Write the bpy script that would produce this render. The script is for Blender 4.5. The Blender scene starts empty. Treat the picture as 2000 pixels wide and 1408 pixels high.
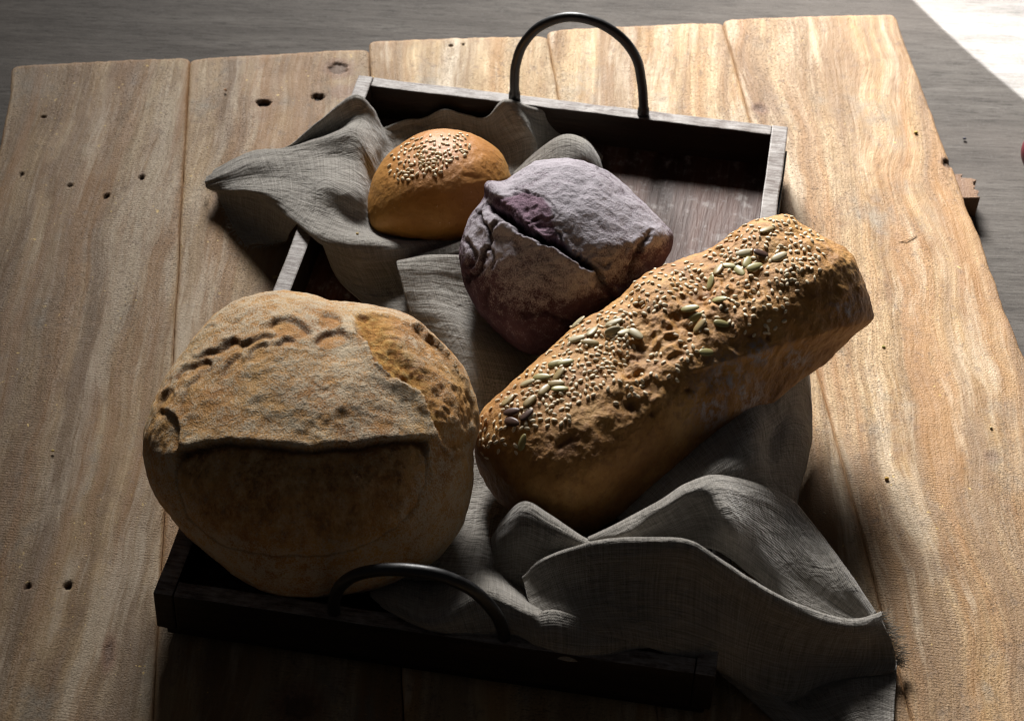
import bpy, bmesh, math, random
import numpy as np
from mathutils import Vector, Matrix
from mathutils.bvhtree import BVHTree

random.seed(7); RNG = np.random.default_rng(11)
S = bpy.context.scene
COL = S.collection
# ------------------------------------------------------------------ camera
F_PX, PITCH, ROLL, CAM_H = 4226.19, 0.73404, 0.03298, 0.9037
FW = np.array([0, math.cos(PITCH), -math.sin(PITCH)])
_rt = np.array([1.0, 0, 0]); _up = np.cross(_rt, FW)
RT = math.cos(ROLL)*_rt + math.sin(ROLL)*_up
UP = -math.sin(ROLL)*_rt + math.cos(ROLL)*_up
EYE = np.array([0, 0, CAM_H])
cam = bpy.data.objects.new('camera', bpy.data.cameras.new('camera')); COL.objects.link(cam)
cam.matrix_world = Matrix(((RT[0], UP[0], -FW[0], 0), (RT[1], UP[1], -FW[1], 0), (RT[2], UP[2], -FW[2], CAM_H), (0, 0, 0, 1)))
cam.data.sensor_width = 36; cam.data.lens = F_PX/2000*36
cam.data.clip_start = .05; cam.data.clip_end = 60
cam.data.dof.use_dof = True; cam.data.dof.focus_distance = 1.26; cam.data.dof.aperture_fstop = 16
S.camera = cam
# ------------------------------------------------------------------ light
w = bpy.data.worlds.new('World'); S.world = w; w.use_nodes = True
w.node_tree.nodes['Background'].inputs[0].default_value = (.95, .92, .95, 1)
w.node_tree.nodes['Background'].inputs[1].default_value = .023

def lamp(name, kind, loc, target, energy, color, **kw):
    d = bpy.data.lights.new(name, kind); d.energy = energy; d.color = color
    for k, v in kw.items(): setattr(d, k, v)
    o = bpy.data.objects.new(name, d); COL.objects.link(o); o.location = loc
    o.rotation_euler = (Vector(target)-Vector(loc)).to_track_quat('-Z', 'Y').to_euler()
    return o
lamp('window_light', 'AREA', (-.08, 3.40, 1.34), (.47, 1.44, 0), 20.0, (1, .975, .945), shape='RECTANGLE', size=1.0, size_y=.72, spread=math.radians(39))
lamp('sunbeam', 'SPOT', (2.4, 2.9, 2.6), (1.79, 2.30, -.036), 5600, (.94, .97, 1), spot_size=math.radians(52.4), spot_blend=0.0, shadow_soft_size=.0015)
S.view_settings.view_transform = 'Standard'; S.view_settings.look = 'None'
S.view_settings.exposure = 0; S.view_settings.gamma = 1; S.view_settings.use_curve_mapping = False
S.cycles.use_denoising = True; S.cycles.sample_clamp_indirect = 3; S.cycles.pixel_filter_type = 'BLACKMAN_HARRIS'; S.cycles.filter_width = 1.2; S.cycles.max_bounces = 6

# ------------------------------------------------------------------ helpers
def at(x, y, z):
    d = FW + RT*((x-1000)/F_PX) - UP*((y-704)/F_PX)
    return EYE + d*((z-CAM_H)/d[2])

def chart(V):
    d = V-EYE; z = d@FW
    return np.stack([1000+F_PX*(d@RT)/z, 704-F_PX*(d@UP)/z], -1)

def _hash(i, j, k, seed):
    h = (i*374761393 + j*668265263 + k*2147483647 + seed*974634777) & 0xffffffff
    h = ((h ^ (h >> 13))*1274126177) & 0xffffffff
    h = ((h ^ (h >> 16))*2246822519) & 0xffffffff
    return h ^ (h >> 13)
_G = RNG.normal(size=(256, 3)); _G /= np.linalg.norm(_G, axis=1)[:, None]
def noise(P, seed=0):
    I = np.floor(P).astype(np.int64); Fr = P-I; U = Fr*Fr*Fr*(Fr*(Fr*6-15)+10)
    out = 0
    for a in (0, 1):
        for b in (0, 1):
            for c in (0, 1):
                g = _G[(_hash(I[:, 0]+a, I[:, 1]+b, I[:, 2]+c, seed) & 255)]
                dd = (g*(Fr-np.array([a, b, c]))).sum(1)
                wt = (U[:, 0] if a else 1-U[:, 0])*(U[:, 1] if b else 1-U[:, 1])*(U[:, 2] if c else 1-U[:, 2])
                out = out + dd*wt
    return out*1.6
def fbm(P, octv=4, seed=0, ridged=False):
    s = 0; a = 1; t = 0
    for o in range(octv):
        n = noise(P*2**o, seed+o*17)
        if ridged: n = 1-2*np.abs(n)
        s = s+a*n; t += a; a *= .5
    return s/t
def sm(x, a, b):
    t = np.clip((x-a)/(b-a), 0, 1); return t*t*(3-2*t)

def seg_dist(p, pts, closed=False):
    pts = np.array(pts, float); n = len(pts); best = np.full(len(p), 1e9)
    for i in range(n if closed else n-1):
        a, b = pts[i], pts[(i+1) % n]; ab = b-a
        t = np.clip(((p-a)@ab)/(ab@ab), 0, 1)
        best = np.minimum(best, np.linalg.norm(p-a-t[:, None]*ab, axis=1))
    return best
def poly_sd(p, pts):
    """signed distance, positive inside"""
    pts = np.array(pts, float); n = len(pts); ins = np.zeros(len(p), bool)
    for i in range(n):
        a, b = pts[i], pts[(i+1) % n]
        c = (a[1] > p[:, 1]) != (b[1] > p[:, 1])
        x = (b[0]-a[0])*(p[:, 1]-a[1])/(b[1]-a[1]+1e-12)+a[0]
        ins ^= c & (p[:, 0] < x)
    d = seg_dist(p, pts, True)
    return np.where(ins, d, -d)
def seg_side(p, pts):
    """distance to an open line, and which side of it (positive = on its right in the picture's sense, below a line drawn left to right)"""
    pts = np.array(pts, float); best = np.full(len(p), 1e9); sd = np.zeros(len(p)); tt_ = np.zeros(len(p)); n = len(pts)
    for i in range(n-1):
        a, b = pts[i], pts[i+1]; ab = b-a; L2 = ab@ab
        t = np.clip(((p-a)@ab)/L2, 0, 1); q = p-a-t[:, None]*ab; d = np.linalg.norm(q, axis=1)
        cr = ab[0]*(p[:, 1]-a[1])-ab[1]*(p[:, 0]-a[0]); m = d < best
        best = np.where(m, d, best); sd = np.where(m, np.sign(cr), sd); tt_ = np.where(m, (i+t)/(n-1), tt_)
    return best, sd, tt_
def smooth_curve(pts, per=8, closed=False):
    P = np.array(pts, float); n = len(P); out = []
    for i in range(n if closed else n-1):
        g = (lambda k: P[k % n]) if closed else (lambda k: P[min(max(k, 0), n-1)])
        p0, p1, p2, p3 = g(i-1), g(i), g(i+1), g(i+2)
        for k in range(per):
            t = k/per
            out.append(.5*((2*p1)+(-p0+p2)*t+(2*p0-5*p1+4*p2-p3)*t*t+(-p0+3*p1-3*p2+p3)*t**3))
    if not closed: out.append(P[-1])
    return np.array(out)

def mesh_obj(name, V, Fc, mat, parent=None, smooth=True, attrs=None, uv=None):
    me = bpy.data.meshes.new(name)
    V = np.asarray(V, np.float32)
    if isinstance(Fc, np.ndarray):
        k = Fc.shape[1]
        me.vertices.add(len(V)); me.vertices.foreach_set('co', V.ravel())
        me.loops.add(Fc.size); me.loops.foreach_set('vertex_index', Fc.ravel().astype(np.int32))
        me.polygons.add(len(Fc)); me.polygons.foreach_set('loop_start', np.arange(0, Fc.size, k, dtype=np.int32))
        me.polygons.foreach_set('loop_total', np.full(len(Fc), k, np.int32))
        me.update(calc_edges=True)
    else:
        me.from_pydata(V.tolist(), [], Fc)
    if smooth: me.polygons.foreach_set('use_smooth', np.ones(len(me.polygons), bool))
    for k, a in (attrs or {}).items():
        at_ = me.attributes.new(k, 'FLOAT', 'POINT'); at_.data.foreach_set('value', np.asarray(a, np.float32))
    if uv is not None:
        u3 = np.zeros((len(V), 3), np.float32); u3[:, :2] = uv
        at_ = me.attributes.new('weave', 'FLOAT_VECTOR', 'POINT'); at_.data.foreach_set('vector', u3.ravel())
    me.materials.append(mat)
    o = bpy.data.objects.new(name, me); COL.objects.link(o); o.parent = parent
    return o
def tag(o, label=None, cat=None, group=None, kind=None):
    for k, v in (('label', label), ('category', cat), ('group', group), ('kind', kind)):
        if v: o[k] = v
    return o
def empty(name, loc=(0, 0, 0), rz=0):
    o = bpy.data.objects.new(name, None); COL.objects.link(o); o.location = loc; o.rotation_euler = (0, 0, rz)
    o.empty_display_size = .01
    return o

# ------------------------------------------------------------------ node helper
class NT:
    def __init__(s, name):
        s.m = bpy.data.materials.new(name); s.m.use_nodes = True; s.t = s.m.node_tree
        s.b = s.t.nodes['Principled BSDF']; s.b.inputs['Specular IOR Level'].default_value = .3
        s.co = s.t.nodes.new('ShaderNodeTexCoord')
    def n(s, ty, **kw):
        nd = s.t.nodes.new('ShaderNode'+ty)
        for k, v in kw.items():
            if k.startswith('i_'):
                key = k[2:]; key = int(key) if key.isdigit() else key.replace('_', ' ')
                inp = nd.inputs[key]
                if isinstance(v, bpy.types.NodeSocket): s.t.links.new(v, inp)
                else: inp.default_value = v
            else: setattr(nd, k, v)
        return nd
    def attr(s, name): return s.n('Attribute', attribute_name=name).outputs['Fac']
    def vec(s, scale, src=None, loc=(0, 0, 0), rot=(0, 0, 0)):
        return s.n('Mapping', i_Vector=src or s.co.outputs['Object'], i_Scale=scale, i_Location=loc, i_Rotation=rot).outputs[0]
    def noise(s, v, scale, detail=3, rough=.55, dist=0):
        return s.n('TexNoise', i_Vector=v, i_Scale=scale, i_Detail=detail, i_Roughness=rough, i_Distortion=dist).outputs['Fac']
    def rng(s, v, a, b, c=0, d=1):
        return s.n('MapRange', i_0=v, i_1=a, i_2=b, i_3=c, i_4=d).outputs[0]
    def m_(s, op, a, b=0):
        return s.n('Math', operation=op, i_0=a, i_1=b).outputs[0]
    def mix(s, f, a, b, mode='MIX'):
        nd = s.t.nodes.new('ShaderNodeMix'); nd.data_type = 'RGBA'; nd.blend_type = mode
        for i, v in ((0, f), (6, a), (7, b)):
            if isinstance(v, bpy.types.NodeSocket): s.t.links.new(v, nd.inputs[i])
            else: nd.inputs[i].default_value = v if i == 0 else (*v, 1)
        return nd.outputs[2]
    def ramp(s, f, stops):
        nd = s.t.nodes.new('ShaderNodeValToRGB'); s.t.links.new(f, nd.inputs[0]); cr = nd.color_ramp
        while len(cr.elements) < len(stops): cr.elements.new(.5)
        for e, (p, c) in zip(cr.elements, stops): e.position = p; e.color = (*c, 1)
        return nd.outputs[0]
    def bump(s, h, strength, dist, prev=None):
        nd = s.n('Bump', i_Height=h, i_Strength=strength, i_Distance=dist)
        if prev is not None: s.t.links.new(prev, nd.inputs['Normal'])
        return nd.outputs[0]
    def out(s, col, rough=.7, normal=None, spec=None):
        for k, v in (('Base Color', col), ('Roughness', rough), ('Normal', normal), ('Specular IOR Level', spec)):
            if v is None: continue
            if isinstance(v, bpy.types.NodeSocket): s.t.links.new(v, s.b.inputs[k])
            else: s.b.inputs[k].default_value = (*v, 1) if isinstance(v, tuple) else v
        return s.m

# ------------------------------------------------------------------ materials
TINT = [(.60, .52, .41), (.68, .59, .47), (1.10, 1.01, .86), (1.05, .93, .76), (1.0, .85, .66), (.8, .65, .5), (.4, .25, .15)]
def mat_board(i):
    N = NT('pale_plank_wood'); off = (i*3.71, i*1.93, i*.77)
    src = N.co.outputs['Object']; A = N.attr
    base = N.vec((1, 1, 1), loc=off)
    warp = N.noise(N.vec((1, .6, 1), loc=off), 9, 2)
    wv = N.n('VectorMath', operation='MULTIPLY_ADD', i_0=N.n('CombineXYZ', i_X=warp, i_Y=0.0, i_Z=0.0).outputs[0], i_1=((.05 if i == 4 else .032), 0, 0), i_2=base).outputs[0]
    bands = N.noise(N.vec((1, .05, 1), wv), 27, 3, .5)
    fine = N.noise(N.vec((1, .035, 1), wv), 420, 4, .7)
    big = N.noise(N.vec((1, .35, 1), wv), 13, 4, .6)
    c = N.ramp(bands, [(.30, (.26, .185, .105)), (.40, (.44, .325, .18)), (.47, (.62, .50, .33)), (.54, (.45, .34, .20)), (.61, (.66, .57, .42)), (.72, (.52, .385, .20))])
    c = N.mix(N.rng(fine, .38, .72, 0, .48), c, (.26, .165, .09))
    grey = N.rng(big, .46, .66)
    c = N.mix(N.m_('MULTIPLY', grey, .5), c, (.43, .37, .31))
    stain = N.noise(N.vec((1, .45, 1), base), 34, 5, .7)
    c = N.mix(N.rng(stain, .49, .66, 0, .8), c, (.25, .155, .08))
    blue = N.noise(N.vec((1, .7, 1), base, loc=(4, 4, 4)), 21, 5, .7)
    c = N.mix(N.rng(blue, .53, .68, 0, .7), c, (.30, .31, .31))
    streak = N.noise(N.vec((1, .028, 1), wv, loc=(7, 2, 8)), 62, 3, .55)
    c = N.mix(N.rng(streak, .48, .61, 0, .70), c, (.37, .215, .09))
    c = N.mix(N.rng(N.noise(N.vec((1, .05, 1), wv, loc=(1, 6, 8)), 34, 4, .55), .48, .60, 0, .78), c, (.24, .165, .10))
    chalk = N.noise(N.vec((1, .10, 1), wv, loc=(3, 9, 4)), 38, 5, .7)
    c = N.mix(N.rng(chalk, .53, .64, 0, .7), c, (.68, .63, .56))
    c = N.mix(1.0, c, TINT[i], 'MULTIPLY')
    spot = N.noise(N.vec((1, .8, 1), base, loc=(8, 8, 2)), 110, 5, .75)
    c = N.mix(N.rng(spot, .57, .66, 0, .5), c, (.17, .115, .075))
    # pores and worm-like pits in rough bands
    pitn = N.noise(N.vec((.8, 1.25, 1), base), 980, 3, .65, .1)
    rough_zone = N.rng(N.noise(N.vec((1, .12, 1), wv, loc=(9, 1, 3)), 30, 3), .44, .60)
    pits = N.m_('MULTIPLY', N.rng(pitn, .57, .68), N.m_('ADD', N.m_('MULTIPLY', rough_zone, .95), .05))
    c = N.mix(N.m_('MULTIPLY', pits, .55), c, (.14, .09, .05))
    # transverse saw marks
    saw = N.n('TexWave', wave_type='BANDS', bands_direction='Y', i_Vector=N.vec((1, 1, 1), src, rot=(0, 0, .10)), i_Scale=155, i_Distortion=1.2, i_Detail=1, i_Detail_Scale=3.0).outputs['Fac']
    sawz = N.rng(N.noise(N.vec((1, .3, 1), base, loc=(2, 7, 1)), 17, 3), .48, .60)
    sawm = N.m_('MULTIPLY', N.m_('MULTIPLY', saw, sawz), N.rng(N.noise(base, 160, 2), .4, .6))
    c = N.mix(N.m_('MULTIPLY', sawm, .5), c, (.24, .15, .08))
    fleck = N.m_('MULTIPLY', N.rng(N.noise(N.vec((1, .8, 1), base, loc=(5, 5, 0)), 300, 2), .69, .73), N.rng(N.noise(base, 25, 2), .48, .6))
    c = N.mix(N.m_('MULTIPLY', fleck, .8), c, (.68, .47, .16))
    c = N.mix(N.m_('MULTIPLY', A('stainy'), .8), c, (.20, .105, .06))
    c = N.mix(A('hole'), c, (.02, .013, .01))
    c = N.mix(N.m_('MULTIPLY', A('endgrain'), .6), c, (.50, .28, .13))
    h = N.m_('ADD', N.m_('MULTIPLY', pits, -1.0), N.m_('MULTIPLY', fine, .5))
    h = N.m_('ADD', h, N.m_('MULTIPLY', N.noise(base, 900, 3), .5))
    b = N.bump(h, .85, .0016)
    b = N.bump(N.m_('MULTIPLY', saw, sawz), .22, .0005, b)
    b = N.bump(streak, .5, .003, b)
    b = N.bump(N.noise(N.vec((1, .5, 1), base), 60, 4, .6), .5, .003, b)
    return N.out(c, N.rng(fine, .3, .8, .55, .8), b, .35)

def mat_table():
    N = NT('grey_weathered_table')
    st = N.noise(N.vec((.10, 1, 1)), 520, 6, .85); mid = N.noise(N.vec((.12, 1, 1)), 60, 5, .7); bg = N.noise(N.vec((.5, 1, 1)), 7, 3)
    c = N.ramp(mid, [(.3, (.060, .052, .045)), (.6, (.108, .097, .086)), (.8, (.17, .157, .143))])
    c = N.mix(N.rng(st, .50, .36, 0, .9), c, (.022, .018, .015))
    c = N.mix(N.rng(bg, .5, .7, 0, .5), c, (.15, .13, .115))
    sp = N.noise(N.vec((1, 1, 1)), 500, 2); c = N.mix(N.rng(sp, .60, .75, 0, .3), c, (.22, .215, .21))
    b = N.bump(st, .7, .0009); b = N.bump(mid, .3, .002, b)
    return N.out(c, .8, b, .2)

def mat_tray(kind):
    N = NT('dark_tray_wood_'+kind); rot = (0, 0, math.pi/2) if kind == 'side' else (0, 0, 0)
    v = N.vec((.09, 1, 1), rot=rot) if kind != 'floor' else N.vec((1, .09, 1))
    g = N.noise(v, 300, 5, .7); m = N.noise(v, 60, 4, .65); sp = N.noise(N.vec((1, 1, 1)), 90, 5, .75)
    if kind == 'floor':
        c = N.ramp(m, [(.3, (.032, .012, .007)), (.6, (.085, .034, .020)), (.8, (.14, .066, .042))])
        c = N.mix(N.rng(g, .52, .68, 0, .55), c, (.15, .105, .088))
        c = N.mix(N.m_('MULTIPLY', N.rng(sp, .52, .64, 0, .7), N.rng(g, .38, .6)), c, (.30, .27, .255))
        b = N.bump(g, .8, .0012)
        return N.out(c, .6, b, .25)
    c = N.ramp(m, [(.3, (.010, .006, .004)), (.6, (.024, .014, .010)), (.8, (.045, .027, .018))])
    geo = N.n('NewGeometry').outputs['Normal']; nz = N.n('SeparateXYZ', i_0=geo).outputs[2]
    diag = N.noise(N.vec((.16, 1, 1), rot=(0, 0, .6)), 420, 4, .7)
    top = N.rng(nz, .6, .95)
    scuff = N.m_('ADD', N.m_('MULTIPLY', N.rng(diag, .38, .66), .75), N.m_('MULTIPLY', N.rng(sp, .42, .62), .5))
    tc = N.mix(N.m_('MINIMUM', scuff, 1.0), (.075, .045, .032), (.30, .275, .255))
    c = N.mix(top, c, tc)
    b = N.bump(g, .6, .0008); b = N.bump(diag, .5, .0008, b)
    return N.out(c, .55, b, .3)

def mat_metal():
    N = NT('black_painted_metal')
    n = N.noise(N.vec((1, 1, 1)), 240, 3)
    return N.out(N.mix(N.rng(n, .6, .75, 0, .4), (.012, .012, .013), (.05, .045, .04)), N.rng(n, .3, .7, .36, .55), N.bump(n, .12, .0006), .6)

def mat_linen():
    N = NT('grey_linen'); at_ = N.n('Attribute', attribute_name='weave').outputs['Vector']
    u = N.noise(N.vec((1, .03, 1), at_), 1150, 2, .6); v = N.noise(N.vec((.03, 1, 1), at_), 1150, 2, .6)
    slub = N.noise(N.vec((.015, 1, 1), at_), 240, 3, .6)
    w1 = N.n('TexWave', wave_type='BANDS', bands_direction='X', i_Vector=at_, i_Scale=330, i_Distortion=.6).outputs['Fac']
    w2 = N.n('TexWave', wave_type='BANDS', bands_direction='Y', i_Vector=at_, i_Scale=330, i_Distortion=.6).outputs['Fac']
    s = N.m_('ADD', N.m_('MULTIPLY', u, .5), N.m_('MULTIPLY', v, .5))
    c = N.ramp(s, [(.36, (.150, .135, .116)), (.5, (.250, .230, .200)), (.64, (.36, .335, .30))])
    c = N.mix(N.rng(slub, .40, .30, 0, .55), c, (.15, .135, .115))
    h = N.m_('ADD', N.m_('MULTIPLY', w1, w2), N.m_('MULTIPLY', s, 1.2))
    b = N.bump(h, .55, .0005); b = N.bump(slub, .35, .0008, b)
    b = N.bump(N.noise(N.vec((.25, 1, 1), at_), 170, 3, .6, .6), .55, .004, b)
    b = N.bump(N.noise(N.vec((1, 1, 1)), 75, 4, .6, 1.0), .5, .005, b)
    m = N.out(c, .9, b, .12)
    N.b.inputs['Sheen Weight'].default_value = .35; N.b.inputs['Sheen Roughness'].default_value = .5
    return m

def mat_boule():
    N = NT('floured_white_crust'); o1 = N.vec((1, 1, 1))
    n1 = N.noise(o1, 28, 5, .6); n2 = N.noise(o1, 130, 5, .7); gr = N.noise(o1, 1100, 2, .6)
    crust = N.ramp(n1, [(.3, (.36, .145, .042)), (.5, (.58, .29, .085)), (.7, (.72, .43, .165))])
    crust = N.mix(N.rng(n2, .5, .7, 0, .35), crust, (.30, .13, .06))
    fl = N.m_('ADD', N.rng(n2, .34, .62, -.6, .5), N.attr('flour'))
    fl = N.m_('ADD', fl, N.rng(gr, .38, .62, -.6, .45))
    fl = N.n('Clamp', i_0=fl).outputs[0]
    c = N.mix(N.m_('MULTIPLY', fl, .76), crust, (.76, .66, .48))
    cn = N.noise(N.vec((1, 1, 1)), 210, 5, .75)
    crumb = N.ramp(cn, [(.30, (.30, .10, .014)), (.45, (.58, .26, .04)), (.6, (.72, .42, .11)), (.75, (.78, .56, .26))])
    bc = N.ramp(N.noise(N.vec((1, 1, .55)), 150, 6, .8), [(.38, (.17, .07, .022)), (.5, (.56, .30, .11)), (.62, (.82, .56, .29))])
    c = N.mix(N.attr('crumb'), c, crumb); c = N.mix(N.attr('brown'), c, bc)
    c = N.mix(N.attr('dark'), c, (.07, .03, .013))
    b = N.bump(gr, .8, .0013); b = N.bump(n2, .7, .0026, b)
    b = N.bump(N.m_('MULTIPLY', cn, N.m_('ADD', N.attr('crumb'), N.attr('brown'))), .8, .004, b)
    return N.out(c, .72, b, .25)

def mat_purple():
    N = NT('floured_purple_crust'); o1 = N.vec((1, 1, 1))
    n1 = N.noise(o1, 40, 5, .65); n2 = N.noise(o1, 160, 5, .7); gr = N.noise(o1, 1200, 2, .6)
    crust = N.ramp(n1, [(.3, (.050, .026, .040)), (.55, (.098, .054, .074)), (.75, (.14, .082, .108))])
    fl = N.m_('ADD', N.attr('flour'), N.rng(n2, .35, .62, -.4, .4)); fl = N.m_('ADD', fl, N.rng(gr, .35, .65, -.35, .35))
    fl = N.n('Clamp', i_0=fl).outputs[0]
    fc = N.mix(N.attr('pink'), (.47, .435, .47), (.31, .205, .265))
    c = N.mix(N.m_('MULTIPLY', fl, .85), crust, fc)
    c = N.mix(N.attr('dark'), c, (.02, .009, .012))
    b = N.bump(gr, .5, .0009); b = N.bump(n2, .8, .0028, b)
    return N.out(c, .85, b, .15)

def mat_bun():
    N = NT('glazed_bun_crust'); o1 = N.vec((1, 1, 1))
    n1 = N.noise(o1, 35, 4, .6); n2 = N.noise(o1, 260, 4, .7)
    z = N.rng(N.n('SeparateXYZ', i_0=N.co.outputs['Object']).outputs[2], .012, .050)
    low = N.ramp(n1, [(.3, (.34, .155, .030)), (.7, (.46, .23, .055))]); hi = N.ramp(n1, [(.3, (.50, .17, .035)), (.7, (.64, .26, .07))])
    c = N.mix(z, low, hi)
    c = N.mix(N.rng(n2, .55, .72, 0, .45), c, (.24, .10, .025))
    c = N.mix(N.rng(N.noise(o1, 700, 2), .70, .76, 0, .8), c, (.75, .58, .32))
    b = N.bump(n2, .45, .0012); b = N.bump(n1, .4, .004, b)
    return N.out(c, .5, b, .3)

def mat_loaf():
    N = NT('seeded_loaf_crust'); o1 = N.vec((1, 1, 1))
    n1 = N.noise(o1, 40, 5, .6); n2 = N.noise(o1, 190, 5, .7); n3 = N.noise(o1, 600, 3, .6)
    c = N.ramp(n1, [(.3, (.34, .155, .042)), (.5, (.50, .255, .072)), (.7, (.62, .36, .125))])
    c = N.mix(N.rng(n2, .48, .66, 0, .6), c, (.26, .115, .04))
    c = N.mix(N.rng(n3, .62, .72, 0, .35), c, (.14, .06, .025))
    c = N.mix(N.m_('MULTIPLY', N.attr('side'), N.rng(n1, .2, .7, .9, .55)), c, (.15, .065, .022))  # browner baked sides, deepened further with shade put into the colour
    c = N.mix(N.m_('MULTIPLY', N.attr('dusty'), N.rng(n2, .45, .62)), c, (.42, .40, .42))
    c = N.mix(N.attr('dark'), c, (.12, .05, .02))
    b = N.bump(n3, .4, .0011); b = N.bump(n2, .5, .0028, b)
    return N.out(c, .6, b, .3)

def mat_plain(name, col, rough=.5, var=.25, scale=400):
    N = NT(name); rnd = N.n('ObjectInfo').outputs['Random']
    n = N.noise(N.vec((1, 1, 1)), scale, 2)
    c = N.mix(N.rng(n, .35, .65, 0, var), col, tuple(x*.55 for x in col))
    c = N.mix(N.rng(rnd, 0, 1, 0, .35), c, tuple(x*.62 for x in col))
    return N.out(c, rough, N.bump(n, .2, .0005), .35)

# ------------------------------------------------------------------ setting
BA = .1001                                  # heading of the planks
bu = np.array([math.cos(BA), math.sin(BA), 0]); bv = np.array([-math.sin(BA), math.cos(BA), 0])
TZ = -.036
g = 3.0
tt = mesh_obj('tabletop', [(-g, -1, TZ), (g, -1, TZ), (g, 5, TZ), (-g, 5, TZ)], [(0, 1, 2, 3)], mat_table(), smooth=False)
tag(tt, kind='structure')

def plank_board():
    root = empty('plank_board', tuple(bv*1.0+np.array([0, 0, -.036])), 0)
    tag(root, 'pale weathered board of five wooden planks lying under the dark tray', 'board')
    ua = -.2377; seams = [-.1102, .0213, .1552, .29, .4225]
    farpx = [((40, 126), (365, 110)), ((378, 112), (716, 92)), ((730, 80), (1068, 70)), ((1080, 57), (1405, 42)), ((1420, 38), (1745, 28))]
    holes = [  # photo spot, radius mm across / along the grain, hole, stain
        (660, 132, 7, 8, .45, 1), (515, 200, 5.5, 4, 1, .6), (620, 188, 5, 4, .9, .3), (505, 224, 5, 4, .0, .25), (668, 178, 5, 6, .0, .8), (85, 228, 1.5, 1.3, 1, .3), (42, 340, 1.2, 2.2, 1, .3),
        (137, 362, 1.6, 1.8, 1, .3), (208, 383, 1.5, 3, 1, .3), (277, 345, 1.7, 3, 1, .3), (55, 1145, 1.7, 1.7, 1, .4), (133, 1143, 2.4, 2.2, 1, .2),
        (213, 1275, 2.6, 9, .25, 1), (585, 1375, 9, 9, .4, 1), (1484, 214, 4, 5, .25, .9), (880, 92, 1.4, 1.6, .9, 0), (905, 90, 1, 1.4, .8, 0), (1935, 893, 3, 3, .1, .6),
        (1990, 640, 4, 10, .15, .8), (1850, 320, 3, 5, .7, .6)]
    hp = [(at(x, y, 0)@bu, at(x, y, 0)@bv, a/1000, b/1000, h, s_) for x, y, a, b, h, s_ in holes]
    prev = ua
    for i, s_ in enumerate(seams):
        u0, u1 = prev+.0003, s_-.0003; prev = s_
        f0, f1 = at(*farpx[i][0], 0)@bv, at(*farpx[i][1], 0)@bv
        nu, nv = 110, 640; v0 = .35
        U, T = np.meshgrid(np.linspace(0, 1, nu), np.linspace(0, 1, nv))
        T = 1-(1-T)**1.25
        far = f0+(f1-f0)*U
        far = far+.0006*fbm(np.stack([U.ravel()*60, U.ravel()*0+i*5, U.ravel()*0+3], 1), 4, 6).reshape(U.shape)+.0016*fbm(np.stack([U.ravel()*14, U.ravel()*0+i*5, U.ravel()*0], 1), 4, 5).reshape(U.shape)
        cr = .0035*np.exp(-np.minimum(U, 1-U)*(u1-u0)/.003)       # worn corners
        far = far-cr
        Vv = v0+(far-v0)*T
        q = np.stack([Vv.ravel()*16, Vv.ravel()*0+i*9, Vv.ravel()*0], 1)
        e0 = .0012*fbm(q, 4, 3).reshape(U.shape); e1 = .0012*fbm(q+40, 4, 4).reshape(U.shape)
        if i == 0: e0 = e0*3
        if i == 4: e1 = e1*3
        Uu = u0+e0+(u1+e1-u0-e0)*U
        du = np.minimum(Uu-(u0+e0), (u1+e1)-Uu); dv = far-Vv
        Z = -.0010*np.exp(-du/.0006)-.0016*np.exp(-dv/.0010)
        pq = np.stack([Uu.ravel()*70+i*7, Vv.ravel()*5, 0*Uu.ravel()], 1)
        Z += .0007*fbm(pq, 3, 8).reshape(U.shape) - .0006*((U-.5)*2)**2 + [0, -.0006, .0009, .0001, .0011][i]
        hole = np.zeros(U.shape); st = np.zeros(U.shape); 
        wob = fbm(np.stack([Uu.ravel()*260, Vv.ravel()*260, Uu.ravel()*0], 1), 3, 9).reshape(U.shape)
        for (hu, hv, a, b, hd, sd) in hp:
            r = np.sqrt(((Uu-hu)/a)**2+((Vv-hv)/b)**2)+wob*.5
            k = 1-sm(r, .75, 1.1); hole = np.maximum(hole, k*hd); st = np.maximum(st, (1-sm(r, .9, 2.3))*sd)
            Z -= .0035*k*hd
        P = Uu[..., None]*bu+Vv[..., None]*bv; P[..., 2] = Z
        V = P.reshape(-1, 3); n = nu*nv
        ix = np.arange(n).reshape(nv, nu)
        quads = np.stack([ix[:-1, :-1], ix[:-1, 1:], ix[1:, 1:], ix[1:, :-1]], -1).reshape(-1, 4)
        rim = np.concatenate([ix[0, :], ix[1:, -1], ix[-1, -2::-1], ix[-2:0:-1, 0]])
        low = V[rim].copy(); low[:, 2] = -.018; nb = len(rim)
        lo_i = np.arange(n, n+nb)
        sides = np.stack([rim, lo_i, np.roll(lo_i, -1), np.roll(rim, -1)], 1)
        V = np.concatenate([V, low])
        eg = np.exp(-dv/.0025).ravel()+.6*np.exp(-du/.0012).ravel()
        z0 = np.zeros(nb)
        V = V-np.array(root.location)
        o = mesh_obj('plank', V, np.concatenate([quads, sides]), mat_board(i), root,
                     attrs={'hole': np.concatenate([hole.ravel(), z0]), 'stainy': np.concatenate([st.ravel(), z0]), 'endgrain': np.concatenate([np.clip(eg, 0, 1), z0+1])})
    # batten under the planks, its broken end sticking out on the right
    wood = mat_board(6)
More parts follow.
